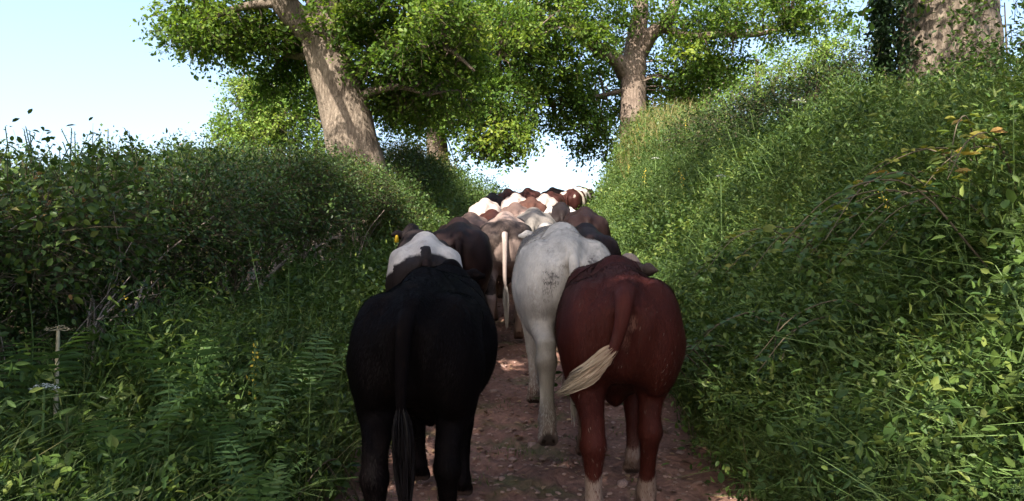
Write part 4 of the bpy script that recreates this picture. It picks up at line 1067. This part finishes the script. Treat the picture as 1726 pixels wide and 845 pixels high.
# ------------------------------------------------------------------ cows
class Field:
    """a smooth union of soft shapes on a grid, turned into one closed surface"""
    def __init__(self, lo, hi, res):
        self.lo = np.array(lo, np.float32); self.res = res
        n = np.ceil((np.array(hi) - lo) / res).astype(int) + 1
        self.ax = [self.lo[i] + np.arange(n[i], dtype=np.float32) * np.float32(res) for i in range(3)]
        self.d = np.full(n, 1.0, np.float32)
    def box(self, lo, hi, pad):
        s = []
        for i in range(3):
            a = int(np.searchsorted(self.ax[i], lo[i] - pad)); b = int(np.searchsorted(self.ax[i], hi[i] + pad))
            s.append(slice(max(a, 0), max(b, a + 1)))
        X = self.ax[0][s[0]][:, None, None]; Y = self.ax[1][s[1]][None, :, None]; Z = self.ax[2][s[2]][None, None, :]
        return tuple(s), X, Y, Z
    def blend(self, s, b, k):
        a = self.d[s]
        h = np.clip(.5 + .5 * (b - a) / k, 0, 1)
        h = 1 - h
        self.d[s] = a * (1 - h) + b * h - k * h * (1 - h)
    def ell(self, c, r, k=.05, rz=0.0, rx=0.0):
        c = np.array(c, float); r = np.array(r, float); R = r.max()
        s, X, Y, Z = self.box(c - R, c + R, .16)
        x, y, z = X - c[0], Y - c[1], Z - c[2]
        if rx: y, z = y * math.cos(rx) + z * math.sin(rx), -y * math.sin(rx) + z * math.cos(rx)
        if rz: x, y = x * math.cos(rz) + y * math.sin(rz), -x * math.sin(rz) + y * math.cos(rz)
        k0 = np.sqrt((x / r[0]) ** 2 + (y / r[1]) ** 2 + (z / r[2]) ** 2) + 1e-6
        k1 = np.sqrt((x / r[0] ** 2) ** 2 + (y / r[1] ** 2) ** 2 + (z / r[2] ** 2) ** 2) + 1e-6
        self.blend(s, k0 * (k0 - 1) / k1, k)
    def _cone(self, a, b, ra, rb):
        a = np.array(a, float); b = np.array(b, float); R = max(ra, rb)
        s, X, Y, Z = self.box(np.minimum(a, b) - R, np.maximum(a, b) + R, .16)
        ab = b - a; L2 = max(float(ab @ ab), 1e-9)
        t = np.clip(((X - a[0]) * ab[0] + (Y - a[1]) * ab[1] + (Z - a[2]) * ab[2]) / L2, 0, 1)
        d = np.sqrt((X - a[0] - t * ab[0]) ** 2 + (Y - a[1] - t * ab[1]) ** 2 + (Z - a[2] - t * ab[2]) ** 2) - (ra + t * (rb - ra))
        return s, d
    def cone(self, a, b, ra, rb, k=.05):
        s, d = self._cone(a, b, ra, rb); self.blend(s, d, k)
    def chain(self, P, R, k=.03):
        for i in range(len(P) - 1): self.cone(P[i], P[i + 1], R[i], R[i + 1], k)
    def cut(self, a, b, ra, rb, k=.05):
        s, d = self._cone(a, b, ra, rb)
        x = self.d[s]; y = -d
        h = np.clip(.5 - .5 * (y - x) / k, 0, 1)
        self.d[s] = y * (1 - h) + x * h + k * h * (1 - h)
    def surface(self):
        d = self.d; ins = d < 0
        nx, ny, nz = d.shape
        cr = np.zeros((nx - 1, ny - 1, nz - 1), np.int8)
        for a in (0, 1):
            for b in (0, 1):
                for c in (0, 1):
                    cr += ins[a:nx - 1 + a, b:ny - 1 + b, c:nz - 1 + c]
        act = (cr > 0) & (cr < 8)
        idx = np.full(act.shape, -1, np.int64); ijk = np.argwhere(act); idx[act] = np.arange(len(ijk))
        acc = np.zeros((len(ijk), 3)); cnt = np.zeros(len(ijk))
        cs = [(a, b, c) for a in (0, 1) for b in (0, 1) for c in (0, 1)]
        val = {c: d[ijk[:, 0] + c[0], ijk[:, 1] + c[1], ijk[:, 2] + c[2]] for c in cs}
        for c in cs:
            for ax in range(3):
                if c[ax] == 0:
                    e = list(c); e[ax] = 1; e = tuple(e)
                    va, vb = val[c], val[e]; m = (va < 0) != (vb < 0)
                    t = np.where(m, va / np.where(m, va - vb, 1), 0)
                    p = np.tile(np.array(c, float), (len(ijk), 1)); p[:, ax] += t
                    acc[m] += p[m]; cnt += m
        V = (ijk + acc / cnt[:, None]) * self.res + self.lo
        Fs = []
        for ax in range(3):
            o = [a for a in range(3) if a != ax]
            sl0 = [slice(1, -1)] * 3; sl0[ax] = slice(0, -1); sl1 = [slice(1, -1)] * 3; sl1[ax] = slice(1, None)
            A = ins[tuple(sl0)]; B = ins[tuple(sl1)]
            E = np.argwhere(A != B)
            if not len(E): continue
            inA = A[E[:, 0], E[:, 1], E[:, 2]]
            off = np.ones(3, int); off[ax] = 0
            base = E + off
            q = []
            for (p, r_) in ((-1, -1), (0, -1), (0, 0), (-1, 0)):
                c = base.copy(); c[:, o[0]] += p; c[:, o[1]] += r_
                q.append(idx[c[:, 0], c[:, 1], c[:, 2]])
            q = np.stack(q, 1)
            flip = inA if ax != 1 else ~inA
            q[~flip] = q[~flip][:, ::-1]
            Fs.append(q)
        return V, np.concatenate(Fs)

def cow_shape(res=.017, hind=((0, 0), (0, 0)), fore=((0, 0), (0, 0)), head_yaw=0.0, head_z=1.22, bag=False, fat=1.0):
    """hind/fore: (forward offset, lift) of the left and right foot; the cow faces +y, its rump is at y=0"""
    f = Field((-.62, -.22, -.03), (.62, 2.55, 1.62), res)
    w = fat
    # barrel, rump, shoulders
    f.ell((0, .92, .94), (.335 * w, .66, .35), .05)
    f.ell((0, .84, .87), (.30 * w, .52, .29), .06)
    f.ell((0, 1.28, .95), (.245 * w, .36, .33), .08)
    f.ell((0, .34, 1.02), (.275, .39, .28), .08)
    f.ell((0, .80, 1.06), (.27 * w, .55, .24), .08)
    f.cone((0, .08, 1.20), (0, .60, 1.275), .075, .085, .09)
    f.cone((0, .60, 1.275), (0, 1.32, 1.20), .075, .075, .09)
    
    f.cone((0, .10, 1.215), (0, .0, 1.185), .052, .045, .05)
    hoofs = []
    for s, (fw, lf) in ((-1, hind[0]), (1, hind[1])):
        f.ell((s * .215, .44, 1.165), (.065, .11, .06), .12)         # hook bone
        f.ell((s * .105, .04, 1.10), (.05, .06, .07), .07)         # pin bone
        f.ell((s * .172, .26, .98), (.135, .26, .29), .05)         # thigh
        hip = np.array([s * .165, .24, .95]); sti = np.array([s * .185, .40 + .35 * fw, .74 + .3 * lf])
        hock = np.array([s * .15, .06 + .75 * fw - .15 * lf, .50 + .75 * lf]); fet = np.array([s * .145, .10 + fw - .75 * lf, .15 + lf])
        f.cone(hip + [0, -.02, 0], (hip + hock) / 2 + [s * .012, .10, .02], .142, .090, .045)
        f.cone((hip + hock) / 2 + [s * .012, .10, .02], hock + [0, .02, .10], .090, .054, .04)
        f.cone(hock + [0, .02, .10], hock, .056, .06, .02)
        f.cone(hock + [0, -.025, .02], hock, .042, .05, .03)
        f.chain([hock, (hock + fet) / 2 + [0, .006, 0], fet], [.060, .038, .051], .02)
        if lf > .02:
            toe = fet + np.array([0, -.05, -.11])
        else:
            toe = fet + np.array([0, .065, -.105])
        f.cone(fet, (fet + toe) / 2, .046, .042, .03)
        for t in (-1, 1):
            f.cone((fet + toe) / 2 + [t * .018, 0, 0], toe + [t * .026, 0, .006], .034, .036, .012)
            f.cone(fet + [t * .022, -.045, -.02], fet + [t * .024, -.06, -.035], .016, .014, .01)
        hoofs.append(toe)
    for s, (fw, lf) in ((-1, fore[0]), (1, fore[1])):
        f.ell((s * .17, 1.32, .98), (.105, .22, .28), .07)
        el = np.array([s * .165, 1.22, .74]); kn = np.array([s * .145, 1.27 + .6 * fw + .25 * lf, .43 + .7 * lf]); fet = np.array([s * .14, 1.27 + fw - .5 * lf, .13 + lf])
        f.cone((s * .165, 1.28, .86), el, .13, .105, .06)
        f.cone(el, kn, .095, .052, .045)
        f.chain([kn, (kn + fet) / 2, fet], [.054, .037, .043], .02)
        toe = fet + (np.array([0, -.05, -.09]) if lf > .02 else np.array([0, .06, -.09]))
        f.cone(fet, (fet + toe) / 2, .043, .04, .03)
        for t in (-1, 1):
            f.cone((fet + toe) / 2 + [t * .018, 0, 0], toe + [t * .025, 0, .004], .033, .036, .012)
        hoofs.append(toe)
    # neck and head
    f.ell((0, 1.42, .82), (.15, .20, .22), .08)
    nb = np.array([0, 1.42, 1.05]); hy = head_yaw
    poll = np.array([math.sin(hy) * .52, 1.45 + math.cos(hy) * .50, head_z + .02])
    f.cone(nb, (nb + poll) / 2 + [0, 0, .0], .225, .165, .08)
    f.cone((nb + poll) / 2, poll - [0, 0, .07], .165, .105, .06)
    fd = np.array([math.sin(hy * 1.3), math.cos(hy * 1.3), 0.0]); rt = np.array([fd[1], -fd[0], 0])
    f.cone(poll - [0, 0, .02], poll + fd * .20 + [0, 0, -.17], .098, .088, .05)
    muz = poll + fd * .36 + [0, 0, -.36]
    f.cone(poll + fd * .20 + [0, 0, -.17], muz, .085, .07, .04)
    f.cone(muz - rt * .02, muz + rt * .02, .07, .07, .03)
    f.ell(poll + [0, 0, .06], (.055, .055, .045), .04)
    ears = []
    for s in (-1, 1):
        e0 = poll + rt * s * .085 + [0, 0, -.005]; e1 = poll + rt * s * .225 + [0, 0, -.01] - fd * .05
        f.cone(e0, (e0 + e1) / 2, .026, .045, .02)
        f.cone((e0 + e1) / 2 - [0, 0, .015], (e0 + e1) / 2 + [0, 0, .02], .036, .030, .012)
        f.cone((e0 + e1) / 2, e1, .042, .018, .015)
        ears.append((e0, e1))
    # hollows: flank, beside the tail head, between the thighs
    for s in (-1, 1):
        f.cut((s * .335, .58, 1.17), (s * .345, .62, 1.06), .045, .03, .09)
        f.cut((s * .085, -.01, 1.215), (s * .12, .12, 1.285), .022, .02, .06)
    f.cut((0, -.075, 1.10), (0, .02, .62), .045, .062, .05)
    if bag:
        f.ell((0, .66, .60), (.05, .12, .06), .05)
    else:
        f.ell((0, .80, .57), (.035, .10, .05), .06)
    V, F = f.surface()
    # light smoothing
    e = np.concatenate([F[:, [0, 1]], F[:, [1, 2]], F[:, [2, 3]], F[:, [3, 0]]])
    for it in range(2):
        acc = np.zeros_like(V); cn = np.zeros(len(V))
        np.add.at(acc, e[:, 0], V[e[:, 1]]); np.add.at(acc, e[:, 1], V[e[:, 0]]); np.add.at(cn, e[:, 0], 1); np.add.at(cn, e[:, 1], 1)
        V = V * .5 + .5 * acc / cn[:, None]
    hoof = np.zeros(len(V))
    for h in hoofs:
        hoof = np.maximum(hoof, np.clip(1.0 - (np.linalg.norm((V - (h + [0, .0, 0])) * [1, 1, 1.0], axis=1) - .048) / .012, 0, 1))
    info = {"poll": poll, "fd": fd, "rt": rt, "ears": ears, "muz": muz}
    return V, F, hoof, info

def cow_verts(shape):
    return shape[0]
_cow_n = [0]
def make_cow(label, shape, mat, loc, yaw, s=1.0, patch=None, skin=None, tail=None, switch=None, tailmat=None, swmat=None, swlen=.30, swn=150, swd=.0042, swsp=1.0, tr=1.0, swr=.032, eartag=None, sx=1.0, dark_ears=False):
    """loc = (x, y): where the rump stands; yaw>0 turns the cow to the left"""
    V, F, hoof, info = shape
    if dark_ears:
        hoof = hoof.copy()
        for e0, e1 in info["ears"]: hoof = np.maximum(hoof, np.clip((.125 - np.linalg.norm(V - (.3 * e0 + .7 * e1), axis=1)) / .03, 0, 1))
    p = patch(V) if patch is not None else np.full(len(V), -1.0)
    sk = skin(V) if skin is not None else np.zeros(len(V))
    me = np_mesh("cow", V, F, True, {"patch": p, "hoof": hoof, "skin": sk})
    o = link("cow", me, mat)
    z = float(g0(loc[1] + .15)); sl = (float(g0(loc[1] + 1.3)) - z) / 1.15
    o.location = (loc[0], loc[1], z + .0)
    o.rotation_euler = (math.atan(sl), 0, math.radians(yaw))
    o.scale = (s * sx, s, s)
    tag(o, label, "cow", "cows driven up the lane")
    # tail
    tp = tail or [(0, .03, 1.20), (0, -.045, 1.14), (0, -.065, .95), (0, -.06, .72), (.01, -.05, .55)]
    c = catmull(np.array(tp), 26)
    R = np.interp(np.linspace(0, 1, 26), [0, .12, .5, 1], [.040, .034, .024, .015]) * np.linspace(tr, 1 + (tr - 1) * .6, 26)
    Vt, Ft = tube(c, R, 10)
    tme = np_mesh("tail", Vt, Ft, True, {"patch": np.full(len(Vt), -1.0), "hoof": np.zeros(len(Vt)), "skin": np.zeros(len(Vt))})
    to = link("tail", tme, tailmat or mat, o)
    # switch of long hair
    e = c[-1]; d0 = unit(c[-1] - c[-5])
    mb = MB(); q = swn; d1 = np.array(switch if switch is not None else (0, 0, -1.0)); d1 = d1 / np.linalg.norm(d1)
    k = 8; t = np.linspace(0, 1, k)
    L = swlen * (1 - .38 * rng.random(q) ** 1.5)
    s0 = rng.random(q) * .12
    ctr = e - d0 * s0[:, None]
    C = ctr[:, None] + (L[:, None] * (t - .45 * t ** 2))[..., None] * d0 + (L[:, None] * .62 * t ** 1.7)[..., None] * d1
    C[..., 2] -= .10 * L[:, None] * t ** 2
    u1 = unit(np.cross(d0, [.2, .9, .3])); u2 = np.cross(d0, u1)
    an = rng.uniform(0, 6.28, q); rad = swr * np.sqrt(rng.random(q))
    prof = np.array([.35, .7, .95, 1.0, .9, .72, .5, .3])
    off = (np.cos(an) * rad)[:, None] * u1 + (np.sin(an) * rad)[:, None] * u2
    C = C + off[:, None] * prof[None, :, None]
    C = C + (np.sin(t * 6 + rng.uniform(0, 6.28, (q, 1))) * t * .008 * swsp)[..., None] * unit(rng.normal(size=(q, 1, 3)))
    S = unit(np.cross(d0 + d1, rng.normal(size=(q, 3))))
    wd = swd * np.array([.7, 1, 1.1, 1.1, 1.0, .85, .6, .15])
    Vs = np.stack([C - S[:, None] * wd[None, :, None], C + S[:, None] * wd[None, :, None]], 2).reshape(-1, 3)
    b = np.array([[2 * i, 2 * i + 1, 2 * i + 3, 2 * i + 2] for i in range(k - 1)])
    Fs = (b[None] + (np.arange(q) * 2 * k)[:, None, None]).reshape(-1, 4)
    av = np.tile(np.repeat(t, 2), q) * .9 + np.repeat(rng.normal(size=q) * .12, 2 * k)
    mb.add(Vs, Fs, av.clip(0, 1))
    tag(link("tail_switch", mb.mesh("tail_switch"), swmat, to), kind="stuff")
    # eyes
    for sd in (-1, 1):
        pe = info["poll"] + info["fd"] * .11 + info["rt"] * sd * .082 + np.array([0, 0, -.10])
        Ve, Fe = sphere_q(pe, .017, 8, 6); em = MB(); em.add(Ve, Fe); link("eye", em.mesh("eye", True), M["eye_dark"], o)
    if eartag is not None:
        e0, e1 = info["ears"][eartag]
        cpt = (e0 * .35 + e1 * .65) - info["fd"] * .045 + np.array([0, 0, -.035])
        ex = unit(e1 - e0); n = 5
        out = np.array([[-.012, .035], [.012, .035], [.02, .01], [.027, -.03], [.018, -.042], [-.018, -.042], [-.027, -.03], [-.02, .01]])
        fr = np.array([cpt + ex * a + np.array([0, 0, b_]) for a, b_ in out]); bk = fr + info["fd"] * .004
        Vg = np.concatenate([fr, bk]); m_ = len(out)
        Fg = [[0, 1, 2, 7], [7, 2, 3, 6], [6, 3, 4, 5]]; Fg = Fg + [[x + m_ for x in q_[::-1]] for q_ in Fg] + [[i, (i + 1) % m_, (i + 1) % m_ + m_, i + m_][::-1] for i in range(m_)]
        link("ear_tag", np_mesh("ear_tag", Vg, np.array(Fg)), M["tag_yellow"], o)
    return o

def hair_coat(cow, shape, mat, n, length, lvf, seed=0):
    """short hair lying along the coat, following the lie of the hair down and back"""
    r = np.random.default_rng(seed)
    V, F, hoof, info = shape
    a, b, c, d = (V[F[:, i]] for i in range(4))
    nrm = np.cross(c - a, d - b); ar = np.linalg.norm(nrm, axis=1)
    ar = ar * (hoof[F[:, 0]] < .1) * (V[F[:, 0], 1] < 1.7)
    f = r.choice(len(F), n, p=ar / ar.sum())
    nn = unit(nrm[f])
    u, v = r.random((n, 1)), r.random((n, 1))
    P = a[f] * (1 - u) * (1 - v) + b[f] * u * (1 - v) + c[f] * u * v + d[f] * (1 - u) * v
    cen = P - np.array([0, .8, .9])
    nn = np.where(np.sum(nn * (P - np.stack([np.zeros(n), np.clip(P[:, 1], .2, 1.4), np.clip(P[:, 2], .9, 1.0)], 1)), 1, keepdims=True) < 0, -nn, nn) if False else nn
    fl = np.array([0, -.55, -1.0]) + .5 * np.stack([wav(P, 3.1, off=1), wav(P, 2.7, off=4), wav(P, 3.4, off=8)], 1) + r.normal(size=(n, 3)) * .18
    fl = unit(fl - nn * np.sum(fl * nn, 1, keepdims=True))
    L = length * r.uniform(.6, 1.3, (n, 1))
    S = np.cross(nn, fl)
    w = .0011
    tip = P + fl * L * .96 + nn * L * r.uniform(.12, .34, (n, 1))
    mid = P + fl * L * .5 + nn * L * .22
    Vh = np.stack([P - S * w, P + S * w, mid + S * w * .9, mid - S * w * .9, tip + S * w * .2, tip - S * w * .2], 1).reshape(-1, 3)
    k = np.arange(n) * 6
    Fh = np.concatenate([np.stack([k, k + 1, k + 2, k + 3], 1), np.stack([k + 3, k + 2, k + 4, k + 5], 1)])
    lv = lvf(P) + r.normal(size=n) * .12
    mb = MB(); mb.add(Vh, Fh, np.repeat(lv, 6).clip(0, 1))
    tag(link("coat", mb.mesh("coat"), mat, cow), kind="stuff")

def ellp(V, c, r):
    return 1 - np.linalg.norm((V - np.array(c)) / np.array(r), axis=1)
def pmax(*a): return np.maximum.reduce(a)

BLACK = (.012, .010, .013); DKBR = (.030, .017, .014); RED = (.046, .0105, .0078); WHITE = (.62, .57, .52); GREY = (.33, .30, .28)
cm = {}
cm["black"] = coat_mat("coat_black", (.0034, .0024, .0028), (.005, .004, .0045), rough=.7, dirt=(.018, .013, .015), dirt_top=.3, skin=(.05, .035, .03), hoofc=(.10, .07, .06), muck=.55, muckc=(.022, .013, .010), spec=.03)  # muck blotches also paint in the brownish lit patches on its hips
cm["red"] = coat_mat("coat_red", RED, (.25, .19, .16), fuzz=.12, dirt=(.16, .09, .07), dirt_top=.3, skin=(.16, .075, .055), rough=.6)
cm["white"] = coat_mat("coat_white", (.46, .425, .39), (.10, .09, .086), fuzz=.85, mottle=.4, mottle_col=(.19, .17, .165), dirt=(.16, .085, .065), dirt_top=.40, skin=(.32, .2, .17))
cm["pied"] = coat_mat("coat_pied", (.014, .010, .010), (.42, .39, .37), fuzz=.16, mottle=.0, muckc=(.03, .019, .015))
cm["dark"] = coat_mat("coat_dark_brown", (.012, .0062, .006), (.03, .02, .017), muckc=(.022, .012, .010))
cm["roan_dark"] = coat_mat("coat_roan_dark", (.030, .022, .020), (.24, .18, .16), fuzz=.35, mottle=.6, mottle_col=(.12, .09, .08), dirt=(.2, .13, .1))
cm["roan_grey"] = coat_mat("coat_roan_grey", (.14, .128, .12), (.025, .021, .02), fuzz=.5, mottle=.5, mottle_col=(.10, .09, .085))
cm["fawn"] = coat_mat("coat_fawn", (.10, .068, .06), (.26, .19, .17), fuzz=.4, mottle=.4, mottle_col=(.14, .1, .09))
cm["pink_white"] = coat_mat("coat_cream", (.33, .27, .25), (.15, .08, .07), fuzz=.4, mottle=.25, mottle_col=(.3, .2, .17))
cm["rust"] = coat_mat("coat_rust", (.065, .031, .024), (.34, .27, .24), fuzz=.2)
cm["darkred"] = coat_mat("coat_dark_red", (.034, .012, .010), (.4, .35, .3))
H_black = hair_mat("hair_black", (.006, .0045, .005), (.011, .009, .010))
H_cream = leaf_mat("hair_cream", [(0, (.20, .10, .06)), (.25, (.36, .25, .17)), (.72, (.40, .32, .23)), (.9, (.09, .065, .05))], trans=.1, rough=.5, tgain=(1, 1, 1))
H_white = hair_mat("hair_white", (.5, .46, .42), (.6, .55, .5))
H_brown = hair_mat("hair_brown", (.06, .035, .028), (.2, .14, .11))

walkA = cow_shape(.014, hind=((-.10, 0), (.10, 0)), fore=((.10, 0), (-.16, 0)), bag=False, fat=1.04)
walkB = cow_shape(.014, hind=((-.06, 0), (.30, .0)), fore=((.14, 0), (-.2, 0)), head_yaw=.38, head_z=1.20, bag=True, fat=.97)
walkC = cow_shape(.014, hind=((-.16, .10), (.06, 0)), fore=((-.12, 0), (.16, 0)), fat=.94)
walkD = cow_shape(.018, hind=((.10, 0), (-.10, 0)), fore=((-.1, 0), (.12, 0)), head_yaw=-.22, head_z=1.27, fat=.96)
walkE = cow_shape(.02, hind=((-.12, 0), (.12, 0)), fore=((.1, 0), (-.14, .04)), head_z=1.04, fat=1.02)
walkF = cow_shape(.024, hind=((.14, 0), (-.12, .05)), fore=((-.12, 0), (.1, 0)), head_z=1.06, head_yaw=-.12, fat=1.06)
def anus(V): return np.clip(ellp(V, (.02, -.02, 1.09), (.035, .14, .05)) * 3, 0, 1) * .85 + np.clip(ellp(V, (0, .0, 1.0), (.022, .12, .05)) * 3, 0, 1) * .6
nv = lambda V, s, o: wav(V, s, off=o)

black_cow = make_cow("nearest cow, all black, tail hanging straight down", walkA, cm["black"], (-.405, 3.28), -1, .915, tail=[(0, .03, 1.21), (-.01, -.05, 1.16), (-.02, -.075, .98), (-.025, -.07, .84), (-.02, -.06, .72)], swmat=H_black, swlen=.33, swn=1100, swd=.0028, swsp=1.1, swr=.046, tr=1.25)
red_cow = make_cow("red-brown cow nearest on the right, flicking its cream tail tip leftward", walkB, cm["red"], (.505, 3.66), -3, .94, dark_ears=True,
    patch=lambda V: pmax(ellp(V, (.193, 1.93, 1.25), (.085, .10, .09)) * 3, (np.where(V[:, 0] < 0, .36, .26) - V[:, 2]) * 5 + .45 * nv(V, 8, 2)), skin=anus,
    tail=[(0, .05, 1.22), (-.01, -.04, 1.19), (-.025, -.085, 1.10), (-.06, -.10, .99), (-.11, -.11, .915)], switch=(-1.0, -.05, -.14), tr=1.5, swmat=H_cream, swlen=.235, swn=1500, swd=.0018, swsp=.9, swr=.036)
white_cow = make_cow("tall white cow behind the red one, smudged grey beside its tail", walkC, cm["white"], (.36, 5.08), 2, 1.045,
    patch=lambda V: pmax(ellp(V, (-.11, .05, 1.06), (.13, .4, .22)) * .8 - .6, ellp(V, (.13, .04, 1.10), (.11, .4, .2)) * .8 - .5, ellp(V, (.0, 1.35, 1.35), (.5, .4, .3)) * 1.4), skin=lambda V: .4 * anus(V), swmat=H_white, tail=[(0, .03, 1.20), (.01, -.045, 1.15), (.015, -.06, .95), (.02, -.055, .72), (.02, -.05, .55)])
make_cow("black cow with a white saddle over its rump and a yellow ear tag", walkD, cm["pied"], (-.655, 6.1), 7, .97,
    patch=lambda V: np.where(V[:, 1] < .75, (V[:, 2] - 1.235 + 1.7 * np.abs(V[:, 0]) ** 2 - .10 * np.abs(V[:, 0]) * 0 + .04 * nv(V, 7, 1)) * 7, -1) + np.where((np.abs(V[:, 0]) > .25) & (V[:, 1] < .5), .4, 0) - 2.2 * (np.abs(V[:, 0]) < .035) * (V[:, 1] < .08), skin=None, eartag=0,
    tailmat=cm["dark"], swmat=H_white, swn=60, tail=[(0, .03, 1.20), (0, -.05, 1.14), (0, -.06, 1.02), (0, -.055, .84), (0, -.05, .66)])
make_cow("dark chocolate-brown cow between the saddled cow and the roan", walkE, cm["dark"], (-.50, 7.5), 3, 1.02, swmat=H_black)
make_cow("dark roan cow with a white tail, walking in the gap", walkE, cm["roan_dark"], (-.075, 8.6), 0, 1.03, patch=lambda V: pmax(ellp(V, (.06, .15, .85), (.22, .4, .3)) * 1.3, ellp(V, (0, .7, 1.3), (.3, .5, .16)) * .8, (V[:, 2] < .55) * .6 - .1), tailmat=cm["pink_white"], swmat=H_white)
make_cow("dark grey cow just ahead of the tall white cow", walkE, cm["dark"], (.70, 7.2), 0, .99, swmat=H_black)
make_cow("grey roan cow with a pale tail and dark mottled rump", walkF, cm["roan_grey"], (.25, 9.8), -3, 1.03, patch=lambda V: pmax(ellp(V, (.13, .02, 1.0), (.12, .3, .2)) * 1.2, ellp(V, (-.14, .02, 1.05), (.08, .3, .14)) * .7), tailmat=cm["roan_grey"], swmat=H_white)
make_cow("pinkish fawn cow by the left verge, half hidden by the chocolate cow", walkF, cm["fawn"], (-.52, 10.0), 2, .98, swmat=H_brown)
make_cow("dark brown cow hard against the right verge", walkE, cm["dark"], (.96, 10.3), -2, 1.02, patch=lambda V: ellp(V, (.25, .4, 1.2), (.05, .3, .05)) * .5, swmat=H_black)
make_cow("dull red cow in front of the two cream cows", walkF, cm["darkred"], (-.30, 11.6), 0, .95, swmat=H_brown)
make_cow("black and white cow near the right verge, dark rump centre", walkF, cm["pied"], (.75, 12.1), -2, 1.01, patch=lambda V: np.where(np.abs(V[:, 0]) > .13, .3, -.5) + .5 * nv(V, 4, 3), swmat=H_black)
make_cow("brown roan cow with a pale patch, in the middle of the herd", walkE, cm["fawn"], (.05, 12.3), 0, 1.0, patch=lambda V: ellp(V, (.1, .2, 1.1), (.2, .4, .15)), swmat=H_brown)
make_cow("cream cow nearest the left verge, lit by the sun", walkF, cm["pink_white"], (-.48, 14.0), 0, 1.0, swmat=H_white, patch=lambda V: .35 * nv(V, 5, 4) - .45)
make_cow("rust-red cow between the two cream cows and the pied one", walkE, cm["rust"], (.36, 14.6), 0, 1.0, swmat=H_brown)
make_cow("second cream cow, a step behind the leftmost one", walkE, cm["pink_white"], (.08, 15.9), 0, 1.02, swmat=H_white)
make_cow("small-looking white cow at the right of the cream pair", walkF, cm["pink_white"], (.66, 16.3), -3, 1.0, swmat=H_white)
make_cow("dark brown cow on the far left edge near the crest", walkE, cm["dark"], (-.42, 16.9), 0, 1.0, swmat=H_black)
make_cow("dark maroon cow at the crest, left of the gap's middle", walkF, cm["darkred"], (-.12, 19.0), -4, 1.02, swmat=H_brown)
make_cow("maroon cow at the crest, directly under the gap", walkE, cm["darkred"], (.33, 19.2), -8, 1.03, swmat=H_brown)
make_cow("reddish cow at the crest, right of the gap's middle", walkF, cm["darkred"], (.85, 18.6), -10, .98, swmat=H_brown)
make_cow("black cow at the crest beside the red ones", walkE, cm["black"], (1.0, 21.2), -14, 1.0, swmat=H_black)
make_cow("brown and white cow at the crest by the right bank", walkF, cm["darkred"], (1.45, 20.6), -14, 1.0, patch=lambda V: nv(V, 4, 2) * 1.2 + .2, swmat=H_white)
make_cow("black and white cow leading over the crest on the right", walkE, cm["pied"], (1.8, 22.8), -20, 1.0, patch=lambda V: nv(V, 4, 5) * 1.2, swmat=H_white)

HC_black = leaf_mat("short_black_hair", [(0, (.0015, .0011, .0013)), (.5, (.0032, .0022, .0024)), (.8, (.006, .004, .004)), (1, (.014, .009, .007))], trans=.0, rough=.6, tgain=(1, 1, 1), spec=.05)
HC_red = leaf_mat("short_red_hair", [(0, (.022, .005, .004)), (.45, (.046, .0105, .0078)), (.72, (.075, .018, .012)), (.78, (.16, .11, .09)), (1, (.27, .21, .175))], trans=.0, rough=.55, tgain=(1, 1, 1), spec=.1)
HC_white = leaf_mat("short_white_hair", [(0, (.06, .054, .052)), (.3, (.20, .18, .17)), (.6, (.45, .415, .38)), (1, (.55, .51, .47))], trans=.0, rough=.5, tgain=(1, 1, 1))
hair_coat(black_cow, walkA, HC_black, 60000, .020, lambda P: .45 + .22 * wav(P, 2.6, off=3), 1)
hair_coat(red_cow, walkB, HC_red, 60000, .018, lambda P: np.where((np.where(P[:, 0] < 0, .36, .26) - P[:, 2]) * 5 + .45 * wav(P, 8, off=2) > 0, .88, .42 + .12 * wav(P, 2.6, off=3)), 2)
hair_coat(white_cow, walkC, HC_white, 42000, .018, lambda P: .72 + .1 * wav(P, 2.6, off=3) - .55 * np.clip(pmax(ellp(P, (-.11, .05, 1.06), (.13, .4, .22)) * .8 - .4, ellp(P, (.13, .04, 1.10), (.11, .4, .2)) * .8 - .35, ellp(P, (.0, 1.35, 1.35), (.5, .4, .3)) * 1.4) * 3 + .9 * wav(P, 20, off=6) + .3, 0, 1) * (P[:, 1] < .5), 3)
